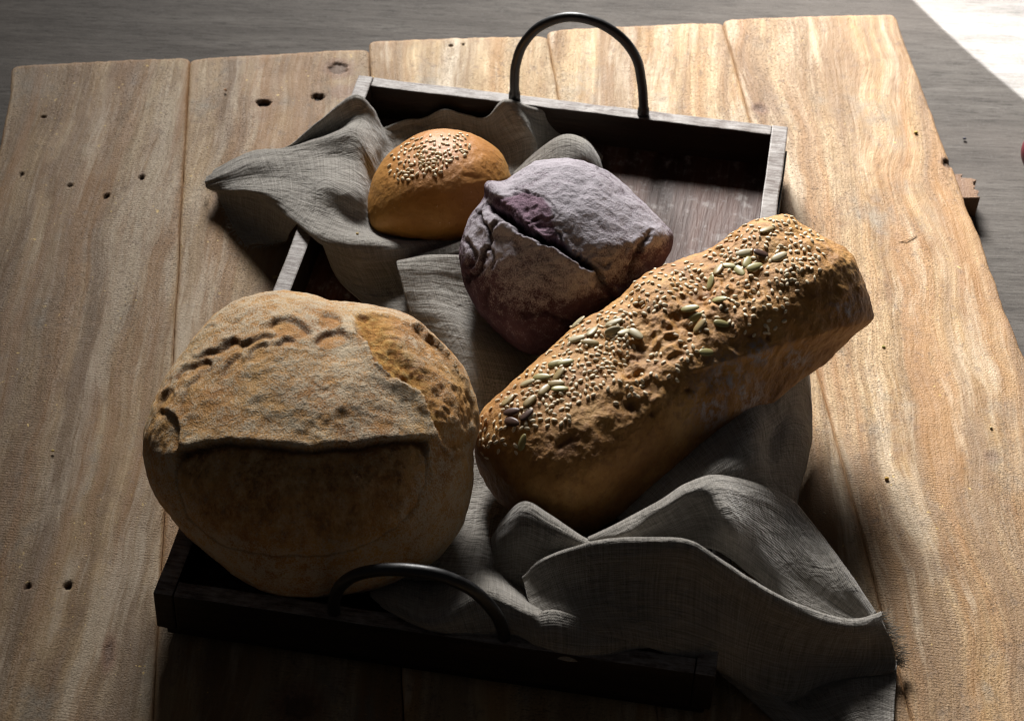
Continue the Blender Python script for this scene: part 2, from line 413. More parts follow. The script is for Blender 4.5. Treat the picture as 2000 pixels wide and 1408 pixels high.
    for (px, py) in ((1880, 362), (1990, 1300)):
        c = at(px, py, -.018); vv = c@bv
        Vb = []; Fb = []; n = 26; hw = .0135
        uu1 = (.4225+.019)
        for k in range(n):
            t = k/(n-1); v = vv-hw+2*hw*t
            e = uu1+.0035*noise(np.array([[t*9, 3.3, px*.01]]))[0]-.006*(t > .82)
            for (u_, z_) in ((-.22, -.036), (e, -.036), (e+.001, -.0185), (-.22, -.0185)):
                Vb.append(u_*bu+v*bv+np.array([0, 0, z_+(.0003 if z_ == -.036 else 0)])-np.array(root.location))
        for k in range(n-1):
            for a in range(4): Fb.append((4*k+a, 4*k+(a+1) % 4, 4*k+4+(a+1) % 4, 4*k+4+a))
        Fb += [(3, 2, 1, 0), tuple(4*(n-1)+a for a in range(4))]
        mesh_obj('batten', Vb, Fb, wood, root, smooth=False, attrs={'hole': np.zeros(len(Vb)), 'stainy': np.full(len(Vb), .35), 'endgrain': np.full(len(Vb), .2)})
plank_board()

# ------------------------------------------------------------------ tray
TC = np.array([-.0017, .9866, 0]); TA = -.1493; TL, TW, TH, TT = .4904, .30, .0378, .0108
tu = np.array([math.cos(TA), math.sin(TA), 0]); tv = np.array([-math.sin(TA), math.cos(TA), 0])
def tloc(V): d = V-TC; return d@tu, d@tv
FLOOR = .0065
def box_part(name, x0, x1, y0, y1, z0, z1, mat, parent, bev=.0008, seg=2, wear=.0):
    bm = bmesh.new(); bmesh.ops.create_cube(bm, size=1)
    for v in bm.verts: v.co = Vector(((x0+x1)/2+v.co.x*(x1-x0), (y0+y1)/2+v.co.y*(y1-y0), (z0+z1)/2+v.co.z*(z1-z0)))
    long_x = (x1-x0) > (y1-y0); L = max(x1-x0, y1-y0)
    es = [e for e in bm.edges if abs((e.verts[0].co-e.verts[1].co)[0 if long_x else 1]) > L*.9]
    bmesh.ops.subdivide_edges(bm, edges=es, cuts=40, use_grid_fill=True)
    if wear:
        for v in bm.verts:
            q = np.array([[v.co.x*30+y0*50, v.co.y*30, v.co.z*30+x0*30]]); k = noise(q)[0]*wear
            if long_x: v.co.y += k
            else: v.co.x += k
            if v.co.z > z1-1e-5: v.co.z += noise(q*2+9)[0]*wear*.8
    bmesh.ops.bevel(bm, geom=[e for e in bm.edges if e.calc_face_angle(0) > .8], offset=bev, segments=seg, affect='EDGES', profile=.6)
    me = bpy.data.meshes.new(name); bm.to_mesh(me); bm.free(); me.materials.append(mat)
    me.polygons.foreach_set('use_smooth', np.zeros(len(me.polygons), bool))
    o = bpy.data.objects.new(name, me); COL.objects.link(o); o.parent = parent
    return o
tray = empty('serving_tray', tuple(TC+np.array([0, 0, .0018])), TA)
tag(tray, 'dark brown wooden serving tray with two black arched handles, holding the bread and grey cloth', 'tray')
ms, me_, mf = mat_tray('side'), mat_tray('end'), mat_tray('floor'); mm = mat_metal()
hx, hy = TW/2, TL/2; dz = -.0018
box_part('side_wall', -hx, -hx+TT, -hy, hy, .0105+dz, TH+dz, ms, tray, .0009, wear=.0006)
box_part('side_wall', hx-TT, hx, -hy, hy, .0105+dz, TH+dz, ms, tray, .0009, wear=.0006)
box_part('end_wall', -hx+TT+.0002, hx-TT-.0002, hy-TT, hy-.0003, .0105+dz, TH-.0003+dz, me_, tray, .0007, wear=.0006)
box_part('end_wall', -hx+TT+.0002, hx-TT-.0002, -hy+.0003, -hy+TT, .0105+dz, TH-.0003+dz, me_, tray, .0007, wear=.0006)
box_part('plinth', -hx+.0035, hx-.0035, -hy+.004, hy-.004, .002+dz, .0100+dz, me_, tray, .0012)
box_part('floor_panel', -hx+TT-.0005, hx-TT+.0005, -hy+TT-.0005, hy-TT+.0005, .0102+dz, .0112+dz, mf, tray, .0002)
FLOOR = .0112
def tube(name, pts, r, mat, parent, n=16, flare=None):
    pts = np.array(pts); V = []; Fc = []
    for i, p in enumerate(pts):
        t = pts[min(i+1, len(pts)-1)]-pts[max(i-1, 0)]; t /= np.linalg.norm(t)
        a = np.cross(t, tv); a /= np.linalg.norm(a); b = np.cross(t, a)
        rr = r if not hasattr(r, '__len__') else r[i]
        for k in range(n):
            an = 2*math.pi*k/n; V.append(p+rr*(math.cos(an)*a+math.sin(an)*b))
    for i in range(len(pts)-1):
        for k in range(n): Fc.append((i*n+k, i*n+(k+1) % n, (i+1)*n+(k+1) % n, (i+1)*n+k))
    Fc += [tuple(range(n))[::-1], tuple((len(pts)-1)*n+k for k in range(n))]
    V = np.array(V)-TC-np.array([0, 0, .0018]); V = np.stack([V@tu, V@tv, V[:, 2]], 1)
    return mesh_obj(name, V, Fc, mat, parent)
def handle(trace, y0, lean):
    """centre line traced on the handle's own plane: local y = y0 + lean*(z-TH)"""
    out = []
    for (x, y) in trace:
        d = FW+RT*((x-1000)/F_PX)-UP*((y-704)/F_PX)
        # solve (EYE+k d - TC)·tv - lean*(z-TH) = y0
        a = d@tv-lean*d[2]; b = (EYE-TC)@tv-lean*(CAM_H-TH)-y0
        out.append(EYE+d*(-b/a))
    P = smooth_curve(out, 10)
    P[0][2] = TH-.004; P[-1][2] = TH-.004
    n = len(P); r = np.full(n, .00335); r[:3] = (.0042, .0040, .0036); r[-3:] = (.0036, .0040, .0042)
    h = tube('handle', P, r, mm, tray)
    return h
handle([(1005, 183), (1005, 155), (1008, 125), (1022, 87), (1055, 52), (1108, 34), (1165, 44), (1213, 74), (1243, 115), (1253, 160), (1256, 190), (1257, 214)], hy-TT/2, 0)
handle([(655, 1212), (652, 1180), (662, 1148), (692, 1124), (740, 1113), (800, 1113), (862, 1124), (920, 1150), (962, 1190), (982, 1228), (986, 1262)], -hy+TT/2, -.26)
# flat metal strap on the outside of the right wall
bx = box_part('metal_strap', hx+.0001, hx+.0016, .108, .226, .020+dz, .0315+dz, mm, tray, .0007)
bx['label'] = 'thin black metal strap on the outer face of the right wall'

# ------------------------------------------------------------------ breads
def ico(sub):
    bm = bmesh.new(); bmesh.ops.create_icosphere(bm, subdivisions=sub, radius=1)
    V = np.array([v.co[:] for v in bm.verts]); Fc = np.array([[v.index for v in f.verts] for f in bm.faces]); bm.free()
    return V/np.linalg.norm(V, axis=1)[:, None], Fc
ICO = ico(7)
def focus(D, C, k=.45):
    v = (EYE-C)/np.linalg.norm(EYE-C); D = D+k*v; return D/np.linalg.norm(D, axis=1)[:, None]
def normals(V, Fc):
    N = np.zeros_like(V); a = V[Fc[:, 0]]
    fn = np.cross(V[Fc[:, 1]]-a, V[Fc[:, 2]]-a)
    for k in range(Fc.shape[1]):
        for c in range(3): N[:, c] += np.bincount(Fc[:, k], fn[:, c], len(V))
    return N/np.maximum(np.linalg.norm(N, axis=1), 1e-12)[:, None]
def fit_outline(V, C, outline, iters=3, lim=(.5, 2)):
    out = smooth_curve(outline, 6, True); c = chart(C[None])[0]
    ang = np.linspace(-math.pi, math.pi, 361)
    o = out-c; oa = np.arctan2(o[:, 1], o[:, 0]); orr = np.linalg.norm(o, axis=1); s = np.argsort(oa)
    tar = np.interp(ang, oa[s], orr[s], period=2*math.pi)
    n = (C-EYE)/np.linalg.norm(C-EYE)
    for _ in range(iters):
        d = chart(V)-c; va = np.arctan2(d[:, 1], d[:, 0]); vr = np.linalg.norm(d, axis=1)
        bi = np.clip(((va+math.pi)/(2*math.pi)*360+.5).astype(int), 0, 360); cur = np.zeros(361)
        np.maximum.at(cur, bi, vr); cur[0] = cur[-1] = max(cur[0], cur[-1])
        k = np.ones(5)/5; cur = np.convolve(np.concatenate([cur[-5:-1], cur, cur[1:5]]), k, 'same')[4:-4]
        sc = np.interp(va, ang, np.clip(tar/cur, *lim))
        D = V-C; para = (D@n)[:, None]*n; V = C+para+(D-para)*sc[:, None]
    return V
def facing(V, Fc):
    N = normals(V, Fc); return N, sm((N*((EYE-V)/np.linalg.norm(EYE-V, axis=1)[:, None])).sum(1), .02, .2)
def place_local(V, C): return V-C

# --- big floured boule
def boule():
    S0, Fc = ICO; C = at(606, 866, .071); S0 = focus(S0, C)
    R = np.array([.0945, .0945, .070]); p = 2.25
    r = (np.abs(S0)**p).sum(1)**(-1/p); V = S0*r[:, None]
    V = V*R; V[:, 2] = np.where(V[:, 2] < 0, V[:, 2]*.97, V[:, 2]); V = V+C
    out = [(545, 568), (480, 582), (430, 608), (385, 650), (350, 700), (320, 740), (295, 790), (280, 840), (277, 880), (285, 920), (301, 962), (328, 1003), (357, 1037), (427, 1098), (465, 1126), (521, 1157), (580, 1167), (638, 1166), (700, 1158), (760, 1140), (802, 1117), (849, 1093), (896, 1032), (920, 970), (926, 910), (925, 880), (935, 835), (931, 785), (912, 730), (880, 685), (840, 645), (800, 615), (740, 596), (690, 590), (650, 588), (600, 573)]
    V = fit_outline(V, C, out)
    N, f = facing(V, Fc); q = (V-C)
    V = V+N*(.0016*fbm(q*22, 3, 1))[:, None]
    px = chart(V); wob = fbm(q*90, 4, 21)*7; wob2 = fbm(q*260, 3, 22)*4
    P = px+np.stack([fbm(q*55, 3, 21)*9+wob2*.4, fbm(q*55+50, 3, 23)*9+wob2*.4], 1)
    P2 = px+np.stack([fbm(q*60, 2, 21)*5, fbm(q*60+50, 2, 23)*5], 1)
    h = np.zeros(len(V)); dark = np.zeros(len(V)); crumb = np.zeros(len(V)); brown = np.zeros(len(V))
    flour = .60+.65*fbm(q*16, 4, 30)
    # lower torn opening
    low = smooth_curve([(350, 889), (376, 877), (446, 864), (521, 870), (615, 877), (709, 869), (770, 860), (826, 862), (836, 900), (831, 938), (816, 985), (779, 1027), (709, 1065), (638, 1086), (568, 1088), (493, 1084), (427, 1062), (366, 1012), (341, 940)], 4, True)
    sd = poly_sd(P, low); ins = sm(sd, 0, 5)*f
    dl0 = seg_dist(P, smooth_curve([(350, 889), (376, 877), (446, 863), (521, 869), (615, 876), (709, 868), (770, 861), (826, 862)], 5)); near = np.exp(-(dl0/40)**2)
    h += f*(-.0016*sm(sd, -2, 6)*near-.0007*np.exp(-(sd/6)**2)) + f*.0024*sm(sd+px[:, 1]*.25-225, 10, 110)*sm(sd, 0, 30) + .0006*ins*fbm(q*120, 4, 31, True)
    brown = np.maximum(brown, ins*np.clip(.75+.9*fbm(q*np.array([60, 60, 25]), 4, 33), .25, 1)*(1-.45*sm(px[:, 1], 960, 1075))*np.clip(near+sm(sd+30*fbm(q*50, 3, 35), 0, 60), 0, 1)*.85)
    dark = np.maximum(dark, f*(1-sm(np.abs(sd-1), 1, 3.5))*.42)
    flour -= ins*(.65-.4*sm(px[:, 1], 980, 1080))*np.clip(near+sm(sd, 0, 50), 0, 1)
    h += .0007*ins*fbm(q*np.array([160, 160, 60]), 4, 34)
    # top flap lifts over the opening with a lip
    flap = smooth_curve([(350, 889), (376, 877), (446, 863), (521, 869), (615, 876), (709, 868), (770, 861), (826, 862)], 5)
    dl = seg_dist(P, flap); above = (sd < 0)
    h += f*np.where(above, .0026*np.exp(-(dl/26)**2), 0)
    h += f*np.where(~above, -.0030*np.exp(-(dl/13)**2), 0)
    dark = np.maximum(dark, f*np.where(~above, np.exp(-(dl/9)**2), 0)*.7)  # shadow under the flap's lip, painted into the crust colour
    # right bloom
    rb = smooth_curve([(695, 610), (756, 613), (812, 636), (852, 672), (886, 713), (912, 751), (926, 802), (922, 858), (878, 880), (842, 842), (836, 802), (820, 765), (770, 741), (729, 700), (718, 668), (699, 648)], 4, True)
    sr = poly_sd(P, rb); inr = sm(sr, 0, 4)*f
    h += inr*(-.0018)+.0016*sm(sr, 10, 50)*f+inr*.0011*fbm(q*130, 4, 41, True)
    cr = smooth_curve([(722, 625), (745, 668), (775, 705), (800, 745), (822, 790), (838, 838)], 5); dc = seg_dist(P, cr)
    pit = np.exp(-(dc/20)**2)*f*sm(sr, -2, 6); h += -.0030*pit+.0022*pit*fbm(q*170, 3, 42)
    c1 = f*np.exp(-((dc+fbm(q*120, 3, 45)*12)/26)**2.0)*sm(sr, -1, 4); crumb = np.maximum(crumb, np.clip(c1*1.5, 0, 1))
    crumb = np.maximum(crumb, inr*(-.05+.25*fbm(q*60, 3, 43))); flour -= inr*(.50+.8*fbm(q*45, 3, 44))
    left_lip = smooth_curve([(699, 648), (716, 668), (729, 700), (770, 741), (820, 765), (836, 802), (842, 842)], 5); dll = seg_dist(P, left_lip)
    h += f*np.where(sr < 0, .0022*np.exp(-(dll/16)**2), -.0014*np.exp(-(dll/10)**2))
    dark = np.maximum(dark, f*np.where(sr > 0, np.exp(-(dll/7)**2), 0)*.75)  # shade along the lifted edge of the bloom, painted dark as well
    right_lip = smooth_curve([(812, 636), (852, 672), (882, 713), (900, 740)], 5); drl = seg_dist(P2, right_lip)
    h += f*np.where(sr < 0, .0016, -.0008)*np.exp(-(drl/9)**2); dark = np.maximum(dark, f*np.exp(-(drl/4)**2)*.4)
    # outer thin seam right + lower left folds
    # overlapping crust edges: the side above each line is lifted, the side below tucked under it
    for pts, wd, dp, dk in (
        ([(893, 700), (910, 735), (925, 790), (930, 830)], 9, .0010, .5), ([(300, 802), (322, 802), (345, 818), (354, 850), (352, 884)], 12, .0016, .4),
        ([(306, 812), (310, 790), (324, 768), (338, 757)], 8, .0014, .7), ([(338, 757), (340, 778), (326, 800)], 6, .0008, .4), ([(822, 868), (850, 860), (880, 888), (908, 886)], 10, .0012, .4),
        ([(338, 745), (352, 724), (376, 714), (400, 703), (417, 707)], 9, .0016, .8), ([(417, 707), (413, 722), (398, 730)], 6, .001, .5), ([(362, 752), (384, 738), (392, 716)], 7, .0012, .6),
        ([(380, 702), (402, 690), (432, 680), (452, 664)], 9, .0015, .7), ([(432, 679), (452, 664), (472, 672), (492, 664), (518, 654), (535, 660)], 9, .0016, .9),
        ([(430, 732), (446, 708), (470, 688)], 7, .0012, .6), ([(486, 706), (489, 684), (512, 670), (526, 674)], 8, .0014, .7), ([(352, 815), (350, 790), (364, 758)], 8, .0012, .5),
        ([(400, 642), (412, 634), (424, 636)], 5, .0007, .5), ([(450, 634), (462, 626), (474, 628)], 5, .0006, .5), ([(540, 676), (556, 662), (578, 664)], 8, .0018, 1),
        ([(522, 642), (536, 626), (566, 622), (592, 634), (612, 656)], 9, .0017, .9), ([(626, 616), (642, 612), (662, 618), (668, 634), (660, 643)], 7, .0009, .6),
        ([(612, 676), (628, 656), (654, 646), (676, 650), (680, 664)], 9, .0016, .9), ([(680, 664), (668, 676), (640, 682), (618, 680)], 5, -.0006, .1), ([(730, 712), (744, 722), (770, 741)], 7, .0012, .6)):
        d, sd_, tq = seg_side(P2, smooth_curve(pts, 6)); end = sm(tq, 0, .12)*(1-sm(tq, .88, 1)); st_ = np.clip(sd_*d/4.0, -1, 1)
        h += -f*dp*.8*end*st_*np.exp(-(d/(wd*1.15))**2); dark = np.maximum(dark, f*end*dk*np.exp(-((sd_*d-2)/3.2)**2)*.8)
        flour -= f*end*.25*np.where(sd_ > 0, np.exp(-(d/(wd*2))**2), 0)
    # sunk oval petals
    for cx, cy, a, b, ro in ((563, 645, 40, 16, .30), (644, 629, 24, 13, .1), (647, 666, 30, 15, -.15), (506, 694, 18, 10, -.7), (318, 785, 12, 22, .5)):
        dx, dy = P2[:, 0]-cx, P2[:, 1]-cy; e = np.sqrt(((dx*math.cos(ro)+dy*math.sin(ro))/a)**2+((-dx*math.sin(ro)+dy*math.cos(ro))/b)**2)
        ins_ = 1-sm(e, .8, 1.05); upper = sm(-dy/b, -.4, .5)
        h += f*-.0006*ins_; flour -= ins_*.5*f
    h += .0008*inr*fbm(q*200, 3, 57)+.0006*fbm(q*240, 3, 55)+.0010*fbm(q*80, 4, 56)
    V = V+N*h[:, None]
    lx, ly = tloc(V)       # the crust rests dented on the left rim and on the cloth
    over = sm(-lx, hx-TT-.004, hx-TT+.001); lowest = over*(TH+.0012)+(1-over)*(FLOOR+.003)
    V[:, 2] = np.maximum(V[:, 2], np.where(over > .5, TH+.0012, lowest*1.0))
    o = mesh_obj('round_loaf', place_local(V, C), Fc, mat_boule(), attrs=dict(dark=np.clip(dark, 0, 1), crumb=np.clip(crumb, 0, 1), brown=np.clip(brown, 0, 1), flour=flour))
    o.location = C
    return tag(o, 'large round flour-dusted white loaf with split crust, at the front left of the tray', 'bread')

def purple():
    S0, Fc = ICO; C = at(1100, 500, .062); S0 = focus(S0, C)
    V = S0*np.array([.0667, .0667, .052])+C
    out = [(1090, 308), (1050, 316), (1012, 338), (985, 351), (957, 352), (946, 362), (944, 388), (925, 415), (910, 450), (898, 490), (900, 530), (912, 570), (935, 610), (965, 645), (1010, 680), (1050, 692), (1100, 690), (1160, 655), (1215, 605), (1260, 560), (1290, 520), (1312, 488), (1313, 458), (1294, 436), (1262, 400), (1225, 366), (1190, 335), (1150, 318), (1120, 309)]
    V = fit_outline(V, C, out)
    N, f = facing(V, Fc); q = V-C
    V = V+N*(.0022*fbm(q*32, 3, 61))[:, None]
    px = chart(V); P = px+np.stack([fbm(q*95, 5, 62)*11+fbm(q*420, 2, 66)*3, fbm(q*95+33, 5, 63)*11+fbm(q*420+7, 2, 67)*3], 1)
    h = .0010*fbm(q*130, 4, 64); dark = np.zeros(len(V)); pink = np.zeros(len(V)); flour = .62+.5*fbm(q*26, 3, 65)+1.2*(q[:, 2]/.055-.15)*.5
    main = smooth_curve([(958, 402), (975, 416), (991, 427), (1019, 447), (1039, 462), (1075, 474), (1106, 490), (1138, 510), (1165, 534), (1180, 556)], 5); d = seg_dist(P, main)
    tp = np.interp(px[:, 0], [940, 975, 1060, 1110, 1150, 1185], [.4, 1, 1.1, 1.3, 1, .35])
    g_ = 1-sm(d, 2*tp, 8*tp+2); h += f*-.0070*g_*tp; dark = np.maximum(dark, f*g_**.7*sm(tp, .3, .9))
    side = px[:, 1]-np.interp(px[:, 0], main[:, 0], main[:, 1])
    lower = smooth_curve([(975, 440), (1010, 450), (1045, 470), (1080, 482), (1110, 505), (1140, 530), (1170, 556), (1200, 580)], 5); d2 = seg_dist(P, lower)
    h += f*.0030*np.exp(-(d2/18)**2)*(side > 0)
    h += f*-.0010*np.exp(-((side+26)/20)**2)*sm(px[:, 0], 950, 990)*(1-sm(px[:, 0], 1120, 1180))*(1+fbm(q*200, 3, 68))
    for pts, wd, dp, dk in (([(932, 418), (945, 432), (959, 450), (951, 482), (940, 518), (918, 545), (905, 540)], 4.5, .0017, .9), ([(959, 450), (975, 440), (990, 428)], 4, .0014, .8), ([(925, 430), (940, 405), (955, 396)], 3, .0010, .7), ([(951, 482), (965, 500), (962, 520)], 3, .001, .6), ([(1039, 462), (1030, 440), (1050, 425)], 3, .0010, .7), ([(1090, 484), (1100, 465), (1092, 448)], 3, .001, .6), ([(1262, 462), (1252, 480), (1240, 506), (1232, 536)], 6, .0026, .7),
                            ([(948, 395), (975, 388), (1010, 380), (1052, 384), (1078, 400), (1085, 425)], 3, .0007, .35), ([(1010, 372), (1030, 380)], 3, .001, .3),
                            ([(950, 560), (950, 600)], 4, .0016, .6), ([(1165, 545), (1190, 575), (1205, 600)], 7, .0030, .6), ([(1020, 620), (1060, 612), (1110, 630)], 5, .0016, .5),
                            ([(1170, 330), (1200, 340)], 3, .0012, .4), ([(910, 470), (925, 500), (915, 520)], 5, .002, .5), ([(1168, 514), (1180, 520), (1188, 508)], 5, .0016, .3)):
        dd = seg_dist(P, smooth_curve(pts, 5)); e = np.exp(-(dd/wd)**2); h += f*(-dp*e+.2*dp*np.exp(-((dd-2*wd)/wd)**2)); dark = np.maximum(dark, f*e*dk)
    zone = smooth_curve([(950, 400), (975, 385), (1020, 378), (1060, 388), (1080, 420), (1090, 455), (1110, 485), (1060, 466), (1010, 438), (970, 412)], 4, True); sz = poly_sd(P, zone); zi = sm(sz, -4, 6)*f
    pink = zi; flour -= .35*zi; h += zi*(-.0006+.0009*fbm(q*230, 4, 70, True))
    knob = np.exp(-(np.linalg.norm(px-np.array([1285, 455]), axis=1)/32)**2); h += f*.0025*knob
    V = V+N*h[:, None]; V[:, 2] = np.maximum(V[:, 2], FLOOR+.004)
    flour = flour-.85*(1-sm(N[:, 2], .1, .7))  # flour thinned on steep and low facets, painting their shade into the colour
    o = mesh_obj('purple_bread', place_local(V, C), Fc, mat_purple(), attrs=dict(dark=np.clip(dark, 0, 1), pink=np.clip(pink, 0, 1), flour=flour)); o.location = C
    return tag(o, 'purple cracked round bread dusted with flour, in the middle of the tray', 'bread')

def bun():
    S0, Fc = ICO; C = at(857, 364, .036)
    V = S0.copy(); V[:, 2] = np.where(V[:, 2] < 0, V[:, 2]*.72, V[:, 2]); V = V*np.array([.0475, .0475, .033])+C
    out = [(860, 252), (820, 260), (785, 280), (755, 305), (730, 345), (720, 380), (717, 413), (724, 440), (745, 457), (800, 466), (870, 470), (920, 464), (960, 440), (985, 400), (998, 360), (995, 335), (980, 300), (950, 275), (910, 258)]
    V = fit_outline(V, C, out); N, f = facing(V, Fc); q = V-C
    h = .0006*fbm(q*38, 3, 80)+.00035*fbm(q*200, 3, 81)
    P = chart(V)+np.stack([fbm(q*120, 3, 82)*6, fbm(q*120+9, 3, 83)*6], 1)
    for pts, wd, dp in (([(905, 343), (930, 350), (945, 348)], 2.5, .0002),):
        dd = seg_dist(P, smooth_curve(pts, 5)); h += f*(-dp*np.exp(-(dd/wd)**2)+dp*.6*np.exp(-((dd-9)/5)**2))
    V = V+N*h[:, None]; V[:, 2] = np.maximum(V[:, 2], FLOOR+.003)
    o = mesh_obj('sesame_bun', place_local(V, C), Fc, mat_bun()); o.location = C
    return tag(o, 'small smooth golden bun with sesame seeds on top, behind the purple bread', 'bun')

def long_loaf():
    ns, na = 540, 440
    th = np.linspace(-math.pi/2, math.pi/2, ns); s_ = np.sin(th)[:, None]
    ph = np.linspace(0, 2*math.pi, na, endpoint=False)[None]
    cy, cz = np.cos(ph), np.sin(ph)
    pw = np.where(cz > 0, 2.7, 7.0); r = (np.abs(cy)**pw+np.abs(cz)**pw)**(-1/pw)
    k = np.clip(1-np.abs(s_)**6.7, 0, 1)**(1/2.8)
    L = np.stack([.1305*s_+0*ph, k*.0495*cy*r+.0054*(1-s_**2), k*np.where(cz > 0, .0437*(1+.009*s_), .0235)*cz*r], -1).reshape(-1, 3)
    ix = np.arange(ns*na).reshape(ns, na); Fc = np.stack([ix[:-1], ix[1:], np.roll(ix, -1, 1)[1:], np.roll(ix, -1, 1)[:-1]], -1).reshape(-1, 4)[:, ::-1]
    C = np.array([.09573, .92892, .05818]); yaw, pit = .7291, .1260
    X = np.array([math.cos(yaw)*math.cos(pit), math.sin(yaw)*math.cos(pit), math.sin(pit)]); Y = np.cross([0, 0, 1.], X); Y /= np.linalg.norm(Y); Z = np.cross(X, Y)
    V = C+L@np.array([X, Y, Z])
    N = normals(V, Fc)
    if ((V-C)*N).sum() < 0: Fc = Fc[:, ::-1]
    out = [(1520, 418), (1480, 425), (1440, 445), (1400, 472), (1340, 500), (1280, 525), (1240, 550), (1200, 588), (1130, 633), (1060, 690), (1010, 737), (960, 780), (935, 815), (925, 860), (930, 900), (953, 950), (985, 990), (1040, 1020), (1100, 1040), (1141, 1048), (1190, 1025), (1250, 990), (1305, 955), (1370, 908), (1435, 858), (1495, 806), (1560, 748), (1610, 712), (1660, 668), (1695, 636), (1706, 616), (1696, 575), (1680, 530), (1660, 495), (1620, 465), (1575, 440), (1545, 422)]
    V = fit_outline(V, C, out, 2, (.95, 1.05))
    N, f = facing(V, Fc); q = V-C; up = sm(N[:, 2], -.5, .6); upz = q@Z
    V = V+N*(.0018*fbm(q*26, 3, 90))[:, None]
    px = chart(V); P = px+np.stack([fbm(q*110, 4, 92)*9, fbm(q*110+5, 4, 93)*9], 1)
    h = .0004*fbm(q*250, 3, 94)+up*(.0012+.0011*sm(q@X, -.07, .0))*fbm(q*62, 4, 95)+.0007*fbm(q*120, 3, 98)
    dark = np.zeros(len(V))
    crk = smooth_curve([(1250, 745), (1235, 700), (1225, 670), (1290, 640), (1340, 610), (1400, 560), (1440, 540)], 5); d = seg_dist(P, crk)
    rough = np.exp(-(d/48)**2)*up; h += rough*(-.0016+.0036*fbm(q*120, 4, 96))
    for cx, cy_, ra, rb_, ro, dp in ((1250, 700, 55, 38, -.3, .0034), (1240, 730, 24, 10, -.2, .003), (1425, 470, 22, 7, -.5, .003), (1475, 575, 16, 12, 0, .0032), (1250, 595, 12, 9, 0, .0026), (1300, 665, 26, 12, -.5, .0026), (1168, 730, 14, 9, .6, .002), (1360, 575, 40, 14, -.5, .002), (1320, 700, 20, 10, -.4, .002)):
        dx, dy = P[:, 0]-cx, P[:, 1]-cy_; e = np.sqrt(((dx*math.cos(ro)+dy*math.sin(ro))/ra)**2+((-dx*math.sin(ro)+dy*math.cos(ro))/rb_)**2)
        i_ = (1-sm(e, .5, 1.15)); h += .55*f*(-dp*i_+dp*.25*np.exp(-((e-1.3)/.3)**2)); dark = np.maximum(dark, f*i_*.25)
    for cx, cy_, rr in ((1466, 655, 9), (1502, 657, 7), (1230, 790, 14), (1275, 808, 7), (1115, 860, 16), (1095, 870, 10), (1340, 760, 6)):
        i_ = np.exp(-(np.linalg.norm(P-np.array([cx, cy_]), axis=1)/rr)**2); h -= f*.0018*i_; dark = np.maximum(dark, f*i_*.7)
    dusty = np.zeros(len(V)); side = 1-sm(upz+.006*fbm(q*40, 3, 97), -.002, .036)  # side mask by height: browner crust together with its painted shade
    for cx, cy_, rr in ((1425, 740, 45), (1480, 690, 28), (1385, 790, 38), (1650, 600, 22), (1455, 770, 40), (1555, 700, 25)):
        dusty = np.maximum(dusty, f*np.exp(-(np.linalg.norm(P-np.array([cx, cy_]), axis=1)/rr)**2))
    V = V+N*h[:, None]
    lx, ly = tloc(V); over = (lx > hx-TT-.001)
    V[:, 2] = np.where(over, np.maximum(V[:, 2], TH+.0035), np.maximum(V[:, 2], FLOOR+.004))
    V = V-C; V = np.stack([V@X, V@Y, V@Z], 1)
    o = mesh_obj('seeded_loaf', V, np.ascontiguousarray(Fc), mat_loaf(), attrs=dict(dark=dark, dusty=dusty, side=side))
    o.matrix_world = Matrix(((X[0], Y[0], Z[0], C[0]), (X[1], Y[1], Z[1], C[1]), (X[2], Y[2], Z[2], C[2]), (0, 0, 0, 1)))
    return tag(o, 'long brown loaf topped with sesame and pumpkin seeds, lying diagonally across the tray', 'bread')

B1, B2, B3, B4 = boule(), purple(), bun(), long_loaf()

# ------------------------------------------------------------------ seeds (each set into the crust below it)
def seed_mesh(name, L, Wd, H, mat, ns=10, na=10, tip=.35):
    V = []; Fc = []
    for i in range(ns+1):
        t = i/ns; x = -math.cos(math.pi*t); r = math.sin(math.pi*t)**.9*(1-tip*(x+1)/2*.8)
        for k in range(na):
            a = 2*math.pi*k/na; V.append((x*L, math.cos(a)*r*Wd, math.sin(a)*r*H))
    for i in range(ns):
        for k in range(na): Fc.append((i*na+k, i*na+(k+1) % na, (i+1)*na+(k+1) % na, (i+1)*na+k))
    me = bpy.data.meshes.new(name); me.from_pydata(V, [], Fc); me.materials.append(mat)
    me.polygons.foreach_set('use_smooth', np.ones(len(Fc), bool)); me.update()
    return me
m_ses = mat_plain('sesame_hull', (.80, .67, .46), .42, .15)
m_tan = mat_plain('toasted_sesame_hull', (.78, .62, .38), .42, .15)
m_pg, m_pb, m_pw, m_pd = mat_plain('green_pumpkin_seed', (.43, .38, .16), .4, .5, 250), mat_plain('olive_brown_pumpkin_seed', (.42, .31, .14), .4, .5, 250), mat_plain('pale_pumpkin_seed', (.52, .44, .26), .45, .4, 250), mat_plain('toasted_dark_seed', (.11, .06, .045), .4, .5, 250)
ME_SES = seed_mesh('sesame_seed', .00165, .00118, .0007, m_ses)
ME_TAN = ME_SES.copy(); ME_TAN.materials[0] = m_tan
ME_P = {k: seed_mesh('pumpkin_seed', .0054, .0030, .0011, m, 14, 14, .25) for k, m in dict(g=m_pg, b=m_pb, w=m_pw, d=m_pd).items()}
def bvh_of(o):
    me = o.data; M = np.array(o.matrix_world) if o.parent else None
    n = len(me.vertices); co = np.zeros(n*3, np.float32); me.vertices.foreach_get('co', co); co = co.reshape(-1, 3)
    return BVHTree.FromPolygons([Vector(c) for c in co], [tuple(p.vertices) for p in me.polygons])
